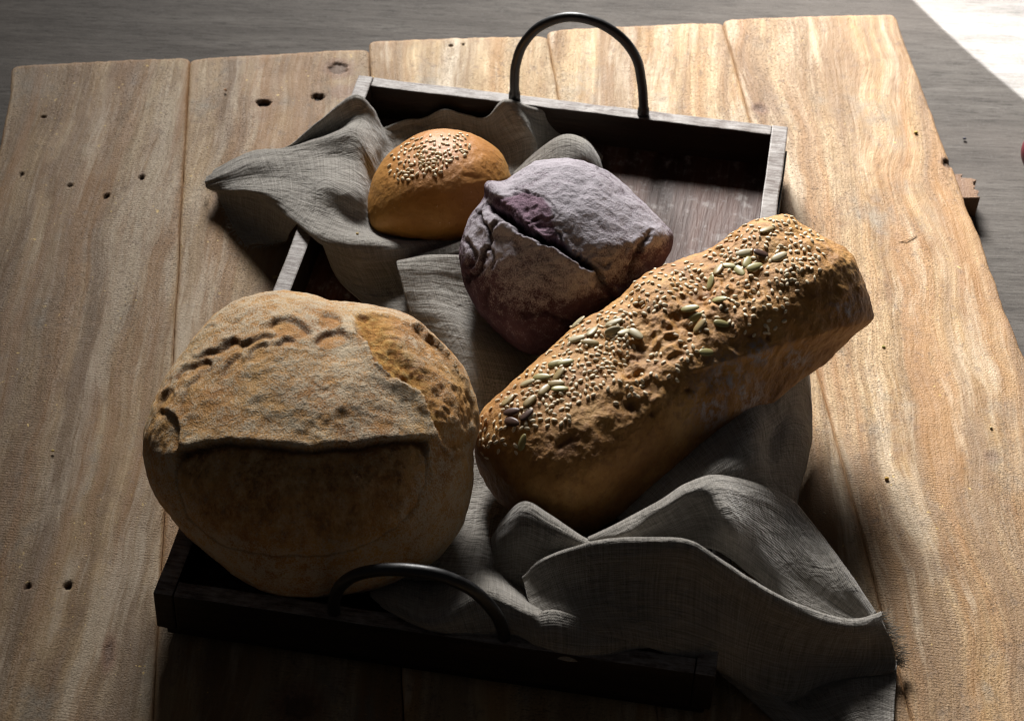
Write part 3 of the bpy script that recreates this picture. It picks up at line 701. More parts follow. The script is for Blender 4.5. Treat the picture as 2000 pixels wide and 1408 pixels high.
def caster(o, mw):
    bv_ = bvh_of(o); inv = mw.inverted(); R = inv.to_3x3()
    def hit(x, y):
        d = FW+RT*((x-1000)/F_PX)-UP*((y-704)/F_PX)
        h = bv_.ray_cast(inv@Vector(EYE), (R@Vector(d)).normalized())
        if h[0] is None: return None
        # average the normal around so seeds lie flat on the crust
        ns = h[1].copy()
        for r in bv_.find_nearest_range(h[0], .0016)[:40]: ns += r[1]
        return h[0], ns.normalized(), (inv@Vector(EYE)-h[0]).normalized()
    return hit
def set_seed(me, parent, h, ang, lift, scale=1, tilt=.15, name='sesame_seed', rtdir=None):
    p, n, _ = h
    x = rtdir-n*rtdir.dot(n); x.normalize(); y = n.cross(x)
    xx = (x*math.cos(ang)+y*math.sin(ang)); nn = (n+Vector(RNG.normal(size=3)*tilt)).normalized()
    xx = (xx-nn*xx.dot(nn)).normalized(); yy = nn.cross(xx)
    M = Matrix(((xx.x*scale, yy.x*scale, nn.x*scale, p.x+n.x*lift), (xx.y*scale, yy.y*scale, nn.y*scale, p.y+n.y*lift), (xx.z*scale, yy.z*scale, nn.z*scale, p.z+n.z*lift), (0, 0, 0, 1)))
    if me is None: return M
    o = bpy.data.objects.new(name, me); COL.objects.link(o); o.parent = parent; o.matrix_local = M
    return o

def scatter_sesame(parent, mw, zones, n_total, mind, n_single, tries=60000, me_s=None):
    me_s = me_s or ME_SES
    hit = caster(parent, mw); rd = (mw.inverted().to_3x3()@Vector(RT)).normalized()
    pts = []; res = []; t = 0
    X0 = min(min(p[0] for p in z[0]) for z in zones); X1 = max(max(p[0] for p in z[0]) for z in zones); Y0 = min(min(p[1] for p in z[0]) for z in zones); Y1 = max(max(p[1] for p in z[0]) for z in zones)
    cand = np.stack([RNG.uniform(X0, X1, tries), RNG.uniform(Y0, Y1, tries)], 1)
    pr = np.zeros(tries)
    for poly, dens, soft in zones: pr = np.maximum(pr, dens*sm(poly_sd(cand, poly), -soft, soft))
    clump = fbm(np.concatenate([cand/38, np.zeros((tries, 1))], 1), 2, 99); pr *= sm(clump, -.35, .25)*.9+.1
    keep = cand[RNG.uniform(size=tries) < pr]
    acc = []
    for c in keep:
        if len(acc) >= n_total: break
        if acc and np.min(((np.array(acc)-c)**2).sum(1)) < (mind*RNG.uniform(.8, 1.3))**2: continue
        h = hit(*c)
        if h is None or h[1].dot(h[2]) < .12: continue
        acc.append(c); res.append((h[1].dot(h[2]), h))
    res.sort(key=lambda r: -r[0])
    V0 = np.array([v.co[:] for v in ME_SES.vertices]); F0 = [tuple(p.vertices) for p in ME_SES.polygons]; BV = []; BF = []
    order = list(range(len(res))); step = max(1, len(res)//max(1, n_single)); single = set(order[:n_single])
    for i, (_, h) in enumerate(res):
        ang = RNG.uniform(0, math.pi*2); sc = RNG.uniform(.85, 1.12)
        if i in single: set_seed(me_s, parent, h, ang, .00032, sc, .22, 'sesame_seed', rd)
        else:
            M = np.array(set_seed(None, parent, h, ang, .00032, sc, .22, '', rd)); k = len(BV)*len(V0)
            BV.append(V0@M[:3, :3].T+M[:3, 3]); BF += [tuple(a+k for a in f) for f in F0]
    if BV:
        o = mesh_obj('sesame_seeds', np.concatenate(BV), BF, me_s.materials[0], parent); o['kind'] = 'stuff'; o['label'] = 'further sesame seeds scattered over the crust'
MW_bun = Matrix.Translation(Vector(B3.location)); MW_loaf = B4.matrix_world.copy()
if B4.matrix_world == Matrix.Identity(4): MW_loaf = B4.matrix_basis.copy()
MW_loaf = B4.matrix_basis.copy()
scatter_sesame(B3, MW_bun, [([(780, 290), (815, 270), (860, 268), (915, 262), (918, 285), (905, 302), (880, 312), (866, 330), (850, 342), (820, 338), (800, 352), (770, 350), (758, 322)], .45, 6),
                            ([(790, 300), (830, 282), (870, 300), (862, 328), (825, 335), (792, 325)], 1.0, 5)], 122, 6.9, 100, me_s=ME_TAN)
hit = caster(B4, MW_loaf); rd = (MW_loaf.inverted().to_3x3()@Vector(RT)).normalized()
PS = [(1237, 147, -35, 'b'), (1150, 240, -15, 'w'), (1217, 243, 5, 'd'), (1288, 255, -30, 'w'), (1158, 278, -70, 'g'), (1188, 297, -25, 'g'), (1127, 312, 65, 'g'), (1088, 293, 10, 'g'), (1043, 307, -60, 'b'),
      (1014, 358, -70, 'g'), (1047, 428, 20, 'g'), (927, 464, 0, 'g'), (948, 500, -25, 'g'), (969, 533, -45, 'b'), (1053, 525, 5, 'g'), (992, 640, -15, 'g'), (478, 521, -25, 'w'), (620, 521, -15, 'w'),
      (614, 553, -20, 'w'), (667, 560, -30, 'w'), (710, 567, 50, 'w'), (532, 558, -60, 'w'), (470, 587, 0, 'w'), (524, 602, 10, 'b'), (388, 688, -10, 'g'), (422, 682, -5, 'g'), (328, 742, 10, 'g'),
      (397, 730, -50, 'b'), (338, 793, -55, 'b'), (387, 768, 5, 'b'), (402, 788, 0, 'g'), (272, 765, 10, 'w'), (193, 835, -45, 'b'), (279, 838, -50, 'b'), (208, 880, 0, 'd'), (268, 893, -40, 'd'), (210, 922, 30, 'd'), (252, 1003, -65, 'g')]
for (x, y, a, k) in PS:
    h = hit(900+x*.48304, 380+y*.48304)
    if h: set_seed(ME_P[k], B4, h, math.radians(-a), .0009, RNG.uniform(.88, 1.02), .12, 'pumpkin_seed', rd)
scatter_sesame(B4, MW_loaf, [
    ([(1450, 440), (1520, 420), (1580, 445), (1620, 480), (1590, 540), (1530, 560), (1480, 520), (1400, 540), (1350, 560), (1260, 560), (1280, 525), (1400, 475)], .55, 16),
    ([(1250, 545), (1330, 520), (1400, 530), (1380, 560), (1300, 600), (1240, 620), (1210, 600)], .55, 14),
    ([(1060, 700), (1120, 645), (1200, 600), (1240, 620), (1230, 680), (1200, 740), (1150, 770), (1090, 800), (1020, 810), (980, 800)], 1.0, 16),
    ([(1130, 630), (1190, 620), (1230, 650), (1200, 690), (1140, 680), (1090, 720), (1060, 700)], 1.0, 10),
    ([(960, 785), (1010, 745), (1080, 770), (1110, 820), (1050, 830), (990, 850), (960, 890), (935, 860)], .45, 20),
    ([(1440, 540), (1560, 540), (1540, 600), (1500, 660), (1400, 620), (1350, 700), (1260, 770), (1180, 780), (1240, 740), (1330, 640)], .16, 20),
    ([(950, 850), (1000, 850), (1010, 890), (960, 900)], .15, 20)], 640, 7.6, 100, 30000)

# ------------------------------------------------------------------ linen cloth
def cr_interp(A, n):
    """Catmull-Rom along axis 0"""
    R = len(A); t = np.linspace(0, R-1, n); i = np.minimum(t.astype(int), R-2); f = (t-i).reshape(-1, *([1]*(A.ndim-1)))
    g = lambda k: A[np.clip(k, 0, R-1)]
    p0, p1, p2, p3 = g(i-1), g(i), g(i+1), g(i+2)
    p0 = np.where((i-1 < 0).reshape(f.shape), 2*p1-p2, p0); p3 = np.where((i+2 > R-1).reshape(f.shape), 2*p2-p1, p3)
    return .5*(2*p1+(p2-p0)*f+(2*p0-5*p1+4*p2-p3)*f**2+(3*p1-p0-3*p2+p3)*f**3)
CV, CF, CU = [], [], []
def patch(net, nu=None, nv=None, wr=.0006, seed=0, sm_it=9, stretch=(1, 1), uv0=(0, 0), turn=0, wsc=(40, 8)):
    A = np.array([[at(*p) for p in row] for row in net])
    du = np.linalg.norm(np.diff(A, axis=1), axis=2).sum(1).mean(); dv = np.linalg.norm(np.diff(A, axis=0), axis=2).sum(0).mean()
    nu = nu or int(du/.0011); nv = nv or int(dv/.0011)
    G = cr_interp(A, nv); G = cr_interp(G.transpose(1, 0, 2), nu).transpose(1, 0, 2)
    for _ in range(sm_it):
        H = G.copy(); H[1:-1, 1:-1] = (G[1:-1, 1:-1]*2+G[:-2, 1:-1]+G[2:, 1:-1]+G[1:-1, :-2]+G[1:-1, 2:])/6; G = H
    U, Vv = np.meshgrid(np.linspace(0, du, nu), np.linspace(0, dv, nv))
    N = np.cross(np.gradient(G, axis=1), np.gradient(G, axis=0)); N /= np.maximum(np.linalg.norm(N, axis=2), 1e-12)[..., None]
    N[N[..., 2] < 0] *= -1 if False else 1
    q = np.stack([U.ravel()*wsc[1], Vv.ravel()*wsc[0], np.full(U.size, seed*3.3)], 1)
    q2 = G.reshape(-1, 3)
    wv = fbm(q, 4, seed)+.5*fbm(q2*45, 3, seed+5)+(.9/max(wr, .0004)*.001)*fbm(q2*21+seed, 2, seed+9)
    G = G+N*(wr*wv).reshape(U.shape)[..., None]
    n0 = sum(len(v) for v in CV); ix = np.arange(nu*nv).reshape(nv, nu)+n0
    CV.append(G.reshape(-1, 3)); CF.append(np.stack([ix[:-1, :-1], ix[:-1, 1:], ix[1:, 1:], ix[1:, :-1]], -1).reshape(-1, 4))
    c, s_ = math.cos(turn), math.sin(turn); CU.append(np.stack([U.ravel()*c-Vv.ravel()*s_+uv0[0], U.ravel()*s_+Vv.ravel()*c+uv0[1]], 1))
    return G

#PATCHES
def cloth():
    # over the left wall and round the bun
    patch([
        [(420, 362, .001), (492, 308, .006), (566, 296, .014), (632, 245, .030), (692, 200, .038), (724, 222, .026), (748, 262, .012), (790, 268, .008)],
        [(424, 332, .010), (486, 301, .020), (560, 288, .030), (622, 237, .046), (690, 188, .049), (728, 212, .040), (748, 252, .022), (790, 256, .014)],
        [(416, 339, .012), (488, 302, .021), (563, 290, .029), (634, 264, .034), (702, 234, .040), (737, 262, .032), (765, 285, .016), (810, 285, .012)],
        [(408, 347, .013), (484, 301, .025), (568, 290, .038), (640, 267, .047), (692, 255, .051), (724, 300, .041), (750, 335, .020), (820, 320, .012)],
        [(403, 357, .013), (490, 325, .031), (580, 318, .041), (648, 308, .043), (702, 322, .043), (726, 350, .030), (760, 385, .014), (840, 380, .012)],
        [(406, 366, .011), (500, 352, .029), (588, 352, .042), (650, 360, .049), (702, 385, .043), (730, 412, .024), (780, 435, .012), (860, 430, .012)],
        [(416, 373, .010), (505, 372, .034), (588, 392, .043), (650, 415, .042), (700, 435, .034), (745, 455, .024), (820, 462, .015), (900, 450, .012)],
        [(430, 374, .010), (508, 387, .029), (575, 428, .041), (630, 462, .045), (705, 474, .042), (780, 478, .032), (850, 470, .024), (930, 462, .020)],
        [(434, 378, .007), (510, 391, .022), (578, 436, .036), (640, 484, .038), (715, 508, .032), (790, 500, .024), (862, 482, .017), (932, 472, .014)],
    ], wr=.0019, seed=1, wsc=(62, 10))
    # inner side of that fold dropping to the tray floor
    patch([
        [(630, 474, .041), (672, 492, .037), (715, 506, .033), (790, 499, .025), (862, 481, .018), (932, 471, .014)],
        [(640, 500, .028), (682, 520, .024), (730, 530, .020), (800, 520, .016), (870, 500, .013), (940, 490, .012)],
        [(652, 530, .018), (700, 555, .015), (745, 560, .013), (810, 545, .013), (880, 525, .012), (945, 510, .012)],
        [(672, 560, .013), (712, 580, .013), (760, 585, .0135), (815, 575, .0135), (880, 560, .0135), (950, 540, .0135)],
        [(720, 600, .013), (750, 605, .013), (780, 610, .014), (830, 615, .014), (890, 600, .0135), (960, 580, .0135)],
    ], wr=.0005, seed=2)
    # frayed flap hanging outside the left wall
    patch([
        [(424, 374, .009), (470, 378, .017), (512, 388, .026), (548, 410, .034), (580, 436, .038)],
        [(430, 392, .004), (470, 400, .009), (515, 415, .016), (548, 432, .024), (572, 446, .030)],
        [(446, 425, .0025), (480, 432, .003), (515, 440, .008), (545, 448, .015), (566, 456, .020)],
        [(462, 452, .002), (490, 458, .002), (518, 462, .004), (545, 464, .008), (563, 464, .013)],
        [(480, 480, .002), (500, 476, .002), (522, 477, .003), (545, 474, .005), (560, 470, .009)],
    ], wr=.0006, seed=3)
    # folds behind the bun, along the far wall
    patch([
        [(752, 262, .004), (792, 250, .006), (826, 246, .006), (866, 230, .012), (910, 240, .012), (950, 246, .014), (986, 212, .024), (1040, 226, .018), (1092, 236, .010), (1134, 268, .006), (1175, 312, .005)],
        [(748, 252, .020), (790, 236, .022), (826, 232, .019), (866, 214, .031), (910, 224, .027), (950, 229, .030), (985, 194, .043), (1040, 211, .037), (1090, 221, .028), (1132, 256, .018), (1178, 305, .0125)],
        [(752, 268, .017), (792, 248, .017), (828, 243, .015), (868, 228, .024), (912, 238, .021), (955, 245, .023), (1002, 215, .040), (1044, 236, .030), (1090, 245, .020), (1132, 272, .0145), (1176, 312, .0125)],
        [(762, 296, .014), (800, 274, .014), (832, 266, .013), (872, 252, .014), (915, 262, .014), (960, 268, .014), (1020, 246, .033), (1050, 270, .022), (1092, 276, .014), (1130, 292, .013), (1174, 325, .0125)],
        [(785, 340, .013), (820, 320, .013), (850, 310, .013), (885, 300, .013), (925, 300, .013), (975, 305, .013), (1040, 280, .022), (1056, 300, .016), (1092, 310, .013), (1130, 325, .0125), (1170, 345, .0125)],
        [(800, 380, .013), (830, 370, .013), (860, 360, .013), (895, 350, .013), (935, 350, .013), (985, 350, .013), (1030, 340, .013), (1060, 340, .013), (1092, 345, .013), (1130, 355, .0125), (1168, 365, .0125)],
    ], wr=.0011, seed=4)
    # hump behind the purple bread
    patch([
        [(1008, 345, .010), (1046, 312, .016), (1098, 284, .022), (1140, 292, .018), (1166, 318, .012), (1182, 345, .010)],
        [(1004, 338, .020), (1044, 300, .036), (1098, 264, .048), (1142, 272, .044), (1166, 302, .030), (1178, 340, .018)],
        [(1004, 345, .024), (1044, 314, .042), (1098, 284, .055), (1140, 295, .052), (1160, 325, .036), (1170, 355, .022)],
        [(1010, 375, .028), (1050, 350, .040), (1098, 330, .050), (1135, 340, .045), (1150, 360, .030), (1160, 380, .020)],
    ], wr=.0004, seed=5)
    # strip running forward under the purple bread and the loaf
    patch([
        [(800, 520, .014), (850, 514, .016), (905, 505, .018), (975, 500, .014), (1040, 500, .014)],
        [(778, 512, .034), (838, 499, .040), (900, 499, .041), (970, 500, .030), (1040, 505, .016)],
        [(776, 520, .038), (840, 516, .042), (905, 520, .040), (975, 520, .026), (1045, 525, .015)],
        [(786, 558, .034), (848, 556, .038), (915, 570, .033), (990, 575, .018), (1055, 580, .014)],
        [(798, 600, .028), (862, 605, .034), (930, 625, .027), (1000, 650, .015), (1065, 650, .014)],
        [(820, 660, .020), (895, 670, .030), (965, 688, .027), (1040, 700, .014), (1085, 710, .013)],
        [(860, 730, .014), (920, 740, .024), (985, 748, .023), (1060, 765, .013), (1110, 780, .013)],
        [(880, 820, .013), (930, 825, .0145), (990, 830, .013), (1070, 850, .013), (1120, 860, .013)],
        [(860, 930, .013), (915, 930, .013), (960, 935, .014), (1030, 950, .013), (1100, 960, .013)],
        [(830, 1030, .013), (895, 1030, .014), (943, 1030, .018), (1000, 1040, .016), (1070, 1050, .015)],
        [(780, 1090, .014), (850, 1085, .018), (935, 1090, .023), (985, 1100, .018), (1050, 1110, .015)],
        [(740, 1130, .022), (830, 1130, .024), (925, 1130, .030), (985, 1145, .024), (1050, 1150, .018)],
    ], wr=.0012, seed=6)
    patch([
        [(800, 512, .020), (850, 498, .024), (905, 480, .026), (950, 462, .022)],
        [(796, 506, .028), (846, 490, .034), (905, 469, .038), (952, 450, .034)],
        [(800, 520, .026), (850, 506, .032), (908, 490, .036), (955, 475, .032)],
    ], wr=.0004, seed=7)
    # lit ridge that crosses the front rim and its hanging face
    patch([
        [(735, 1118, .014), (790, 1110, .018), (850, 1105, .018), (905, 1105, .020), (950, 1108, .022), (990, 1115, .020), (1030, 1125, .020), (1066, 1140, .016)],
        [(728, 1140, .022), (780, 1138, .020), (842, 1150, .020), (895, 1140, .028), (945, 1125, .036), (992, 1140, .030), (1036, 1160, .024), (1064, 1165, .020)],
        [(722, 1160, .036), (775, 1162, .034), (840, 1188, .034), (890, 1165, .042), (948, 1141, .050), (996, 1158, .047), (1042, 1182, .044), (1066, 1180, .036)],
        [(730, 1170, .040), (778, 1182, .044), (838, 1208, .046), (892, 1184, .049), (948, 1158, .054), (996, 1176, .053), (1044, 1196, .051), (1068, 1192, .042)],
        [(742, 1180, .041), (788, 1200, .044), (840, 1221, .046), (900, 1206, .046), (955, 1190, .049), (1000, 1200, .050), (1048, 1214, .050), (1072, 1210, .042)],
        [(752, 1188, .040), (800, 1212, .041), (850, 1230, .041), (910, 1232, .039), (962, 1228, .041), (1008, 1234, .042), (1052, 1250, .043), (1080, 1250, .037)],
        [(762, 1194, .039), (806, 1218, .039), (856, 1234, .039), (914, 1238, .037), (966, 1240, .037), (1014, 1243, .036), (1056, 1270, .034), (1086, 1280, .030)],
    ], wr=.0005, seed=8, sm_it=14)
    # peaked fold between the loaves
    patch([
        [(985, 1060, .020), (1000, 1030, .026), (1030, 1010, .034), (1080, 1030, .036), (1150, 1070, .036), (1200, 1090, .036)],
        [(966, 1052, .026), (984, 1014, .042), (1024, 981, .060), (1072, 1006, .060), (1150, 1054, .060), (1200, 1060, .060)],
        [(961, 1050, .030), (982, 1020, .046), (1022, 990, .066), (1072, 1016, .067), (1150, 1062, .067), (1210, 1075, .066)],
        [(962, 1068, .028), (985, 1052, .044), (1022, 1040, .058), (1068, 1055, .060), (1130, 1080, .060), (1200, 1100, .060)],
        [(966, 1100, .022), (985, 1095, .030), (1015, 1090, .038), (1050, 1100, .040), (1100, 1110, .044), (1180, 1130, .046)],
        [(960, 1142, .024), (985, 1148, .024), (1010, 1150, .026), (1040, 1150, .028), (1090, 1150, .034), (1170, 1165, .036)],
    ], wr=.0010, seed=9, sm_it=14)
    # long front ridge and the dark face below it, out to the frayed corner on the planks
    patch([
        [(1050, 1130, .030), (1090, 1110, .038), (1160, 1090, .050), (1230, 1085, .056), (1295, 1080, .060), (1350, 1085, .060), (1405, 1120, .050), (1500, 1180, .030), (1590, 1222, .014), (1670, 1236, .008), (1716, 1215, .006)],
        [(1024, 1128, .044), (1064, 1090, .058), (1150, 1060, .074), (1220, 1050, .082), (1290, 1047, .088), (1350, 1053, .086), (1405, 1088, .076), (1500, 1150, .056), (1590, 1192, .038), (1668, 1209, .028), (1722, 1196, .022)],
        [(1025, 1136, 0.0442), (1065, 1102, 0.0582), (1151, 1076, 0.0742), (1221, 1070, 0.0822), (1291, 1067, 0.0882), (1351, 1073, 0.0862), (1406, 1108, 0.0762), (1501, 1170, 0.0562), (1591, 1212, 0.0382), (1669, 1229, 0.0282), (1723, 1212, 0.0222)],
        [(1032, 1172, .044), (1082, 1146, .051), (1150, 1130, .062), (1220, 1122, .069), (1285, 1118, .074), (1345, 1125, .072), (1400, 1155, .062), (1490, 1206, .045), (1580, 1232, .032), (1665, 1248, .022), (1740, 1250, .015)],
        [(1050, 1200, .044), (1095, 1185, .050), (1155, 1170, .057), (1220, 1165, .060), (1280, 1165, .063), (1340, 1172, .062), (1400, 1198, .054), (1480, 1235, .038), (1570, 1262, .024), (1660, 1275, .014), (1748, 1278, .008)],
        [(1075, 1225, .043), (1120, 1220, .047), (1170, 1215, .051), (1225, 1215, .052), (1280, 1222, .052), (1340, 1235, .048), (1400, 1255, .042), (1470, 1280, .026), (1560, 1300, .015), (1650, 1300, .009), (1750, 1298, .006)],
        [(1095, 1245, .042), (1140, 1245, .044), (1185, 1240, .046), (1230, 1245, .046), (1285, 1262, .043), (1340, 1278, .038), (1400, 1298, .030), (1465, 1325, .016), (1550, 1350, .009), (1640, 1320, .007), (1742, 1312, .005)],
        [(1080, 1265, .038), (1130, 1262, .040), (1180, 1252, .042), (1230, 1252, .042), (1290, 1270, .038), (1345, 1288, .032), (1400, 1306, .024), (1470, 1345, .010), (1535, 1372, .006), (1636, 1328, .005), (1735, 1316, .004)],
    ], wr=.0013, seed=10, wsc=(28, 14), sm_it=26)
    # bulging lower lip left of the dark face, hanging in front of the rim
    patch([
        [(1040, 1200, .049), (1080, 1190, .052), (1130, 1205, .050), (1180, 1225, .049), (1230, 1240, .047), (1275, 1255, .045)],
        [(1044, 1230, .046), (1082, 1225, .049), (1130, 1235, .046), (1180, 1245, .045), (1230, 1250, .044), (1275, 1258, .043)],
        [(1050, 1255, .040), (1085, 1262, .041), (1130, 1268, .041), (1180, 1266, .042), (1230, 1260, .041), (1275, 1262, .041)],
        [(1060, 1272, .034), (1085, 1284, .033), (1120, 1291, .033), (1180, 1285, .035), (1230, 1269, .038), (1272, 1264, .040)],
    ], wr=.0003, seed=11)
    # big rounded fold leaning on the loaf's side and running down to the planks
    patch([
        [(1160, 1060, .048), (1220, 1025, .052), (1300, 985, .056), (1370, 955, .058), (1440, 950, .050), (1500, 968, .036), (1560, 1010, .020), (1620, 1085, .010), (1690, 1180, .006), (1725, 1250, .004)],
        [(1150, 1052, .064), (1215, 1018, .070), (1295, 975, .074), (1340, 944, .074), (1400, 929, .068), (1470, 942, .052), (1543, 975, .034), (1600, 1040, .025), (1660, 1120, .024), (1712, 1200, .018)],
        [(1152, 1060, .066), (1218, 1030, .074), (1296, 992, .078), (1345, 962, .079), (1402, 945, .073), (1468, 956, .057), (1536, 988, .039), (1592, 1052, .030), (1650, 1130, .028), (1704, 1205, .021)],
        [(1170, 1075, .060), (1230, 1045, .072), (1305, 1012, .070), (1362, 988, .068), (1412, 978, .074), (1470, 1000, .053), (1528, 1040, .036), (1580, 1098, .030), (1638, 1160, .024), (1694, 1210, .019)],
        [(1200, 1100, .048), (1260, 1065, .056), (1320, 1035, .058), (1380, 1022, .060), (1425, 1035, .068), (1468, 1065, .048), (1515, 1105, .034), (1565, 1145, .024), (1622, 1185, .020), (1685, 1214, .018)],
        [(1240, 1120, .044), (1290, 1095, .046), (1340, 1075, .050), (1385, 1070, .056), (1425, 1090, .048), (1462, 1120, .038), (1508, 1152, .028), (1560, 1182, .022), (1618, 1206, .019), (1680, 1222, .017)],
    ], wr=.0013, seed=12, sm_it=16)
    # back drape below the far end of the loaf
    patch([
        [(1200, 1010, .030), (1280, 930, .040), (1360, 860, .048), (1440, 790, .052), (1500, 740, .050), (1545, 700, .042), (1570, 700, .030), (1580, 720, .018)],
        [(1215, 1020, .036), (1295, 940, .046), (1372, 870, .054), (1448, 812, .056), (1500, 775, .048), (1548, 740, .038), (1574, 745, .026), (1586, 790, .014)],
        [(1230, 1030, .038), (1310, 955, .050), (1388, 892, .060), (1462, 846, .058), (1505, 820, .045), (1550, 790, .032), (1578, 800, .018), (1587, 830, .010)],
        [(1245, 1040, .040), (1325, 970, .052), (1400, 915, .062), (1470, 870, .056), (1500, 870, .040), (1540, 850, .034), (1572, 855, .022), (1585, 870, .006)],
        [(1260, 1050, .040), (1340, 985, .050), (1410, 940, .058), (1474, 905, .054), (1502, 905, .040), (1540, 900, .028), (1566, 905, .015), (1574, 915, .003)],
        [(1275, 1060, .040), (1350, 1000, .046), (1420, 965, .050), (1480, 945, .044), (1510, 945, .034), (1540, 945, .022), (1556, 955, .010), (1556, 962, .002)],
        [(1290, 1070, .038), (1360, 1015, .040), (1430, 985, .040), (1490, 975, .036), (1520, 980, .028), (1545, 985, .018), (1556, 992, .007), (1550, 1000, .002)],
    ], wr=.0013, seed=13)
    # under layer on the planks at the front right corner
    patch([
        [(1385, 1290, .020), (1440, 1295, .016), (1520, 1300, .006), (1620, 1300, .004), (1700, 1295, .003), (1752, 1290, .003)],
        [(1410, 1318, .012), (1470, 1328, .014), (1540, 1345, .004), (1630, 1325, .003), (1700, 1318, .003), (1750, 1330, .003)],
        [(1450, 1352, .005), (1510, 1365, .009), (1575, 1385, .003), (1640, 1365, .009), (1700, 1352, .005), (1747, 1365, .003)],
        [(1495, 1392, .002), (1550, 1405, .006), (1610, 1420, .003), (1660, 1400, .008), (1705, 1390, .005), (1746, 1400, .003)],
        [(1530, 1425, .002), (1590, 1440, .003), (1640, 1445, .003), (1680, 1440, .005), (1715, 1435, .004), (1744, 1440, .002)],
    ], wr=.0005, seed=14)
cloth()
linen = mat_linen()
CVa = np.concatenate(CV); CC = np.array([.02, 1.0, 0.0018])
cl = mesh_obj('linen_cloth', CVa-CC, np.concatenate(CF), linen, uv=np.concatenate(CU)); cl.location = CC
sol = cl.modifiers.new('thickness', 'SOLIDIFY'); sol.thickness = .0009; sol.offset = 0
tag(cl, 'crumpled grey linen cloth under the breads, spilling over two sides of the tray', 'cloth')
# frayed hem threads
def threads(pts, z, n, ln, dirn, seed):
    rg = np.random.default_rng(seed); c = smooth_curve([at(x, y, zz) for (x, y), zz in zip(pts, z)], 12); V = []; Fc = []
    for i in range(n):
        t = rg.uniform(0, len(c)-1.001); k = int(t); p = c[k]+(c[k+1]-c[k])*(t-k)
        d = np.array([*dirn, 0])+rg.normal(size=3)*.35; d /= np.linalg.norm(d); L = ln*rg.uniform(.4, 1.3); s = np.cross(d, [0, 0, 1]); s /= np.linalg.norm(s); w_ = .00010
        b = len(V); bend = rg.normal(size=3)*.35
        for j in range(5):
            u = j/4; q = p+d*L*u+bend*L*u*u*.6; q[2] = max(q[2], .0006)
            V += [q-s*w_, q+s*w_, q+np.array([0, 0, w_*1.6])]
        for j in range(4):
            for a in range(3): Fc.append((b+3*j+a, b+3*j+(a+1) % 3, b+3*j+3+(a+1) % 3, b+3*j+3+a))
    return V, Fc
TV, TF = [], []
for args in (([(432, 385), (446, 425), (462, 452), (480, 480), (520, 478), (558, 470)], [.004, .0025, .002, .002, .003, .008], 170, .0035, (-.6, -.7), 1),
             ([(1535, 1372), (1580, 1350), (1636, 1328)], [.006, .006, .005], 260, .0075, (.5, -.8), 2), ([(1636, 1328), (1690, 1320), (1742, 1312)], [.005, .004, .004], 130, .003, (.2, -1), 3),
             ([(1715, 1200), (1740, 1250), (1752, 1298)], [.020, .014, .006], 260, .0060, (1, .15), 4), ([(1668, 1209), (1722, 1196)], [.028, .022], 0, .002, (0, 1), 5),
             ([(408, 352), (406, 362), (425, 374)], [.007, .008, .009], 60, .003, (-1, -.3), 6)):
    v, f = threads(*args); k = len(TV); TV += [q-CC for q in v]; TF += [tuple(a+k for a in g_) for g_ in f]
th = mesh_obj('frayed_threads', np.array(TV), TF, mat_plain('linen_thread', (.42, .40, .36), .9, .2), cl); th['kind'] = 'stuff'

# ------------------------------------------------------------------ small things
def crumb(px, py, z, r, col, name, label, seed):
    S0, Fc = ICO_S; V = S0*r*np.array([1, .8, .6]); V = V*(1+.35*fbm(S0*1.6+seed, 3, seed))[:, None]
    o = mesh_obj(name, V, Fc, mat_plain('crumb_'+str(seed), col, .8)); o.location = at(px, py, z)
    return tag(o, label, 'crumb')
ICO_S = ico(3)
crumb(1789, 259, .0016, .0014, (.55, .45, .10), 'bread_crumb', 'tiny yellow crumb on the right plank beside the tray corner', 1)
crumb(1732, 934, .0016, .0013, (.60, .36, .06), 'bread_crumb', 'orange crumb on the right plank beside the cloth', 2)
crumb(1726, 677, .0016, .0011, (.45, .42, .12), 'bread_crumb', 'greenish crumb on the plank just right of the seeded loaf', 3)
crumb(1884, 271, -.0345, .0014, (.05, .05, .07), 'dark_crumb', 'small dark speck lying on the grey tabletop at the right', 4)
crumb(698, 456, .0405, .0010, (.60, .45, .20), 'bread_crumb', 'tiny golden crumb on the grey cloth fold left of the bun', 5)
crumb(1936, 835, .0016, .0010, (.58, .46, .25), 'bread_crumb', 'pale crumb near the right edge of the board', 6)
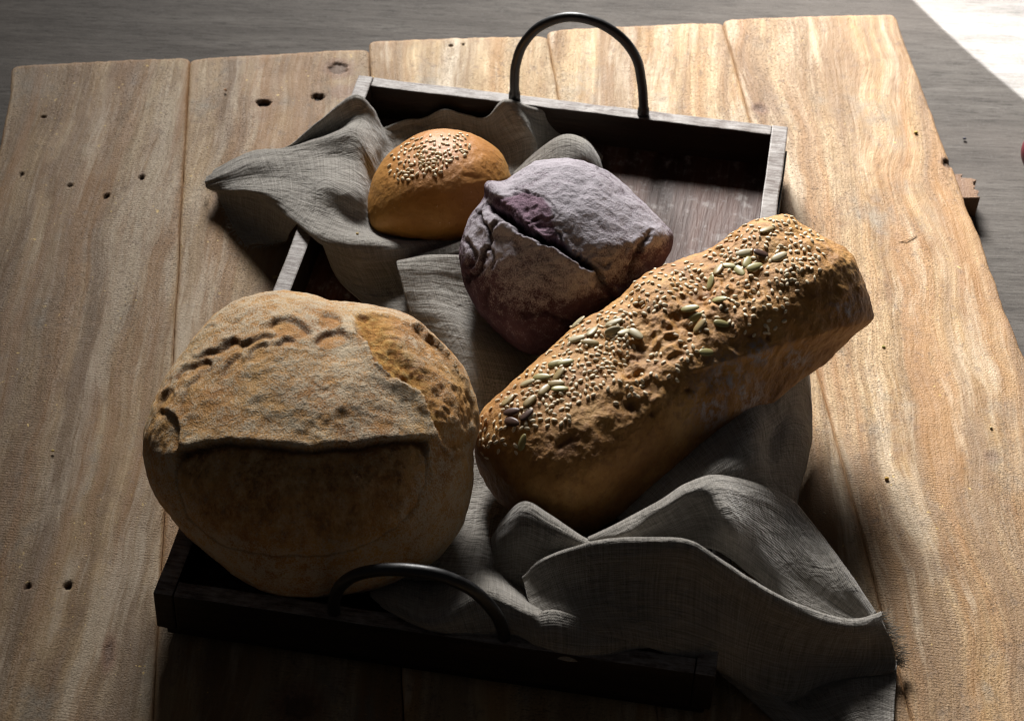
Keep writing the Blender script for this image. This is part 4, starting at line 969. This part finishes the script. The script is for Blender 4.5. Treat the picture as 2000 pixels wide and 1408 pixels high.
crumb(103, 880, .0014, .0010, (.62, .46, .14), 'bread_crumb', 'yellow crumb on the leftmost plank beside the large round loaf', 7)
crumb(1610, 1002, .0014, .0009, (.60, .50, .34), 'bread_crumb', 'pale crumb on the plank just right of the cloth fold', 8)
crumb(440, 176, .0014, .0011, (.52, .26, .12), 'bread_crumb', 'reddish crumb on the second plank behind the left tip of the cloth', 9)
def straw(pts, r, col, name, label):
    P = smooth_curve([at(*p) for p in pts], 6); V = []; Fc = []
    for i, p in enumerate(P):
        for k in range(5): V.append(p+r*np.array([math.cos(k*1.2566), 0, math.sin(k*1.2566)]))
    for i in range(len(P)-1):
        for k in range(5): Fc.append((i*5+k, i*5+(k+1) % 5, (i+1)*5+(k+1) % 5, (i+1)*5+k))
    return tag(mesh_obj(name, V, Fc, mat_plain('straw_'+name, col, .7)), label, 'fibre')
straw([(1755, 474, .001), (1772, 469, .0022), (1790, 461, .0015)], .00032, (.50, .36, .20), 'wood_splinter', 'thin curved wood splinter on the right plank above the seeded loaf')
straw([(352, 352, .0014), (346, 362, .0018), (372, 370, .0018), (405, 372, .0022)], .0001, (.4, .38, .34), 'loose_thread', 'fine loose linen thread beside the left tip of the cloth')
def fruit():
    S0, Fc = ico(5); r = .021; a = np.arctan2(S0[:, 1], S0[:, 0]); el = S0[:, 2]
    V = S0*r; V[:, 2] *= .88; V[:, 2] -= .004*np.exp(-((1-el)/.05)); c = at(2052, 300, -.036+.0185)
    o = mesh_obj('red_fruit', V, Fc, mat_plain('dark_red_skin', (.16, .015, .025), .35, .3, 60)); o.location = c
    tag(o, 'sliver of a round dark red fruit on the grey tabletop at the right edge', 'fruit')
    st = mesh_obj('stem', *(lambda P: (P, [(0, 1, 4, 3), (1, 2, 5, 4), (2, 0, 3, 5), (3, 4, 5)]))([(x, y, z) for z, w_ in ((.012, .0012), (.024, .0007)) for x, y in ((w_, 0), (-w_/2, w_*.86), (-w_/2, -w_*.86))]), mat_plain('stem_brown', (.15, .09, .04), .8), o)
fruit()
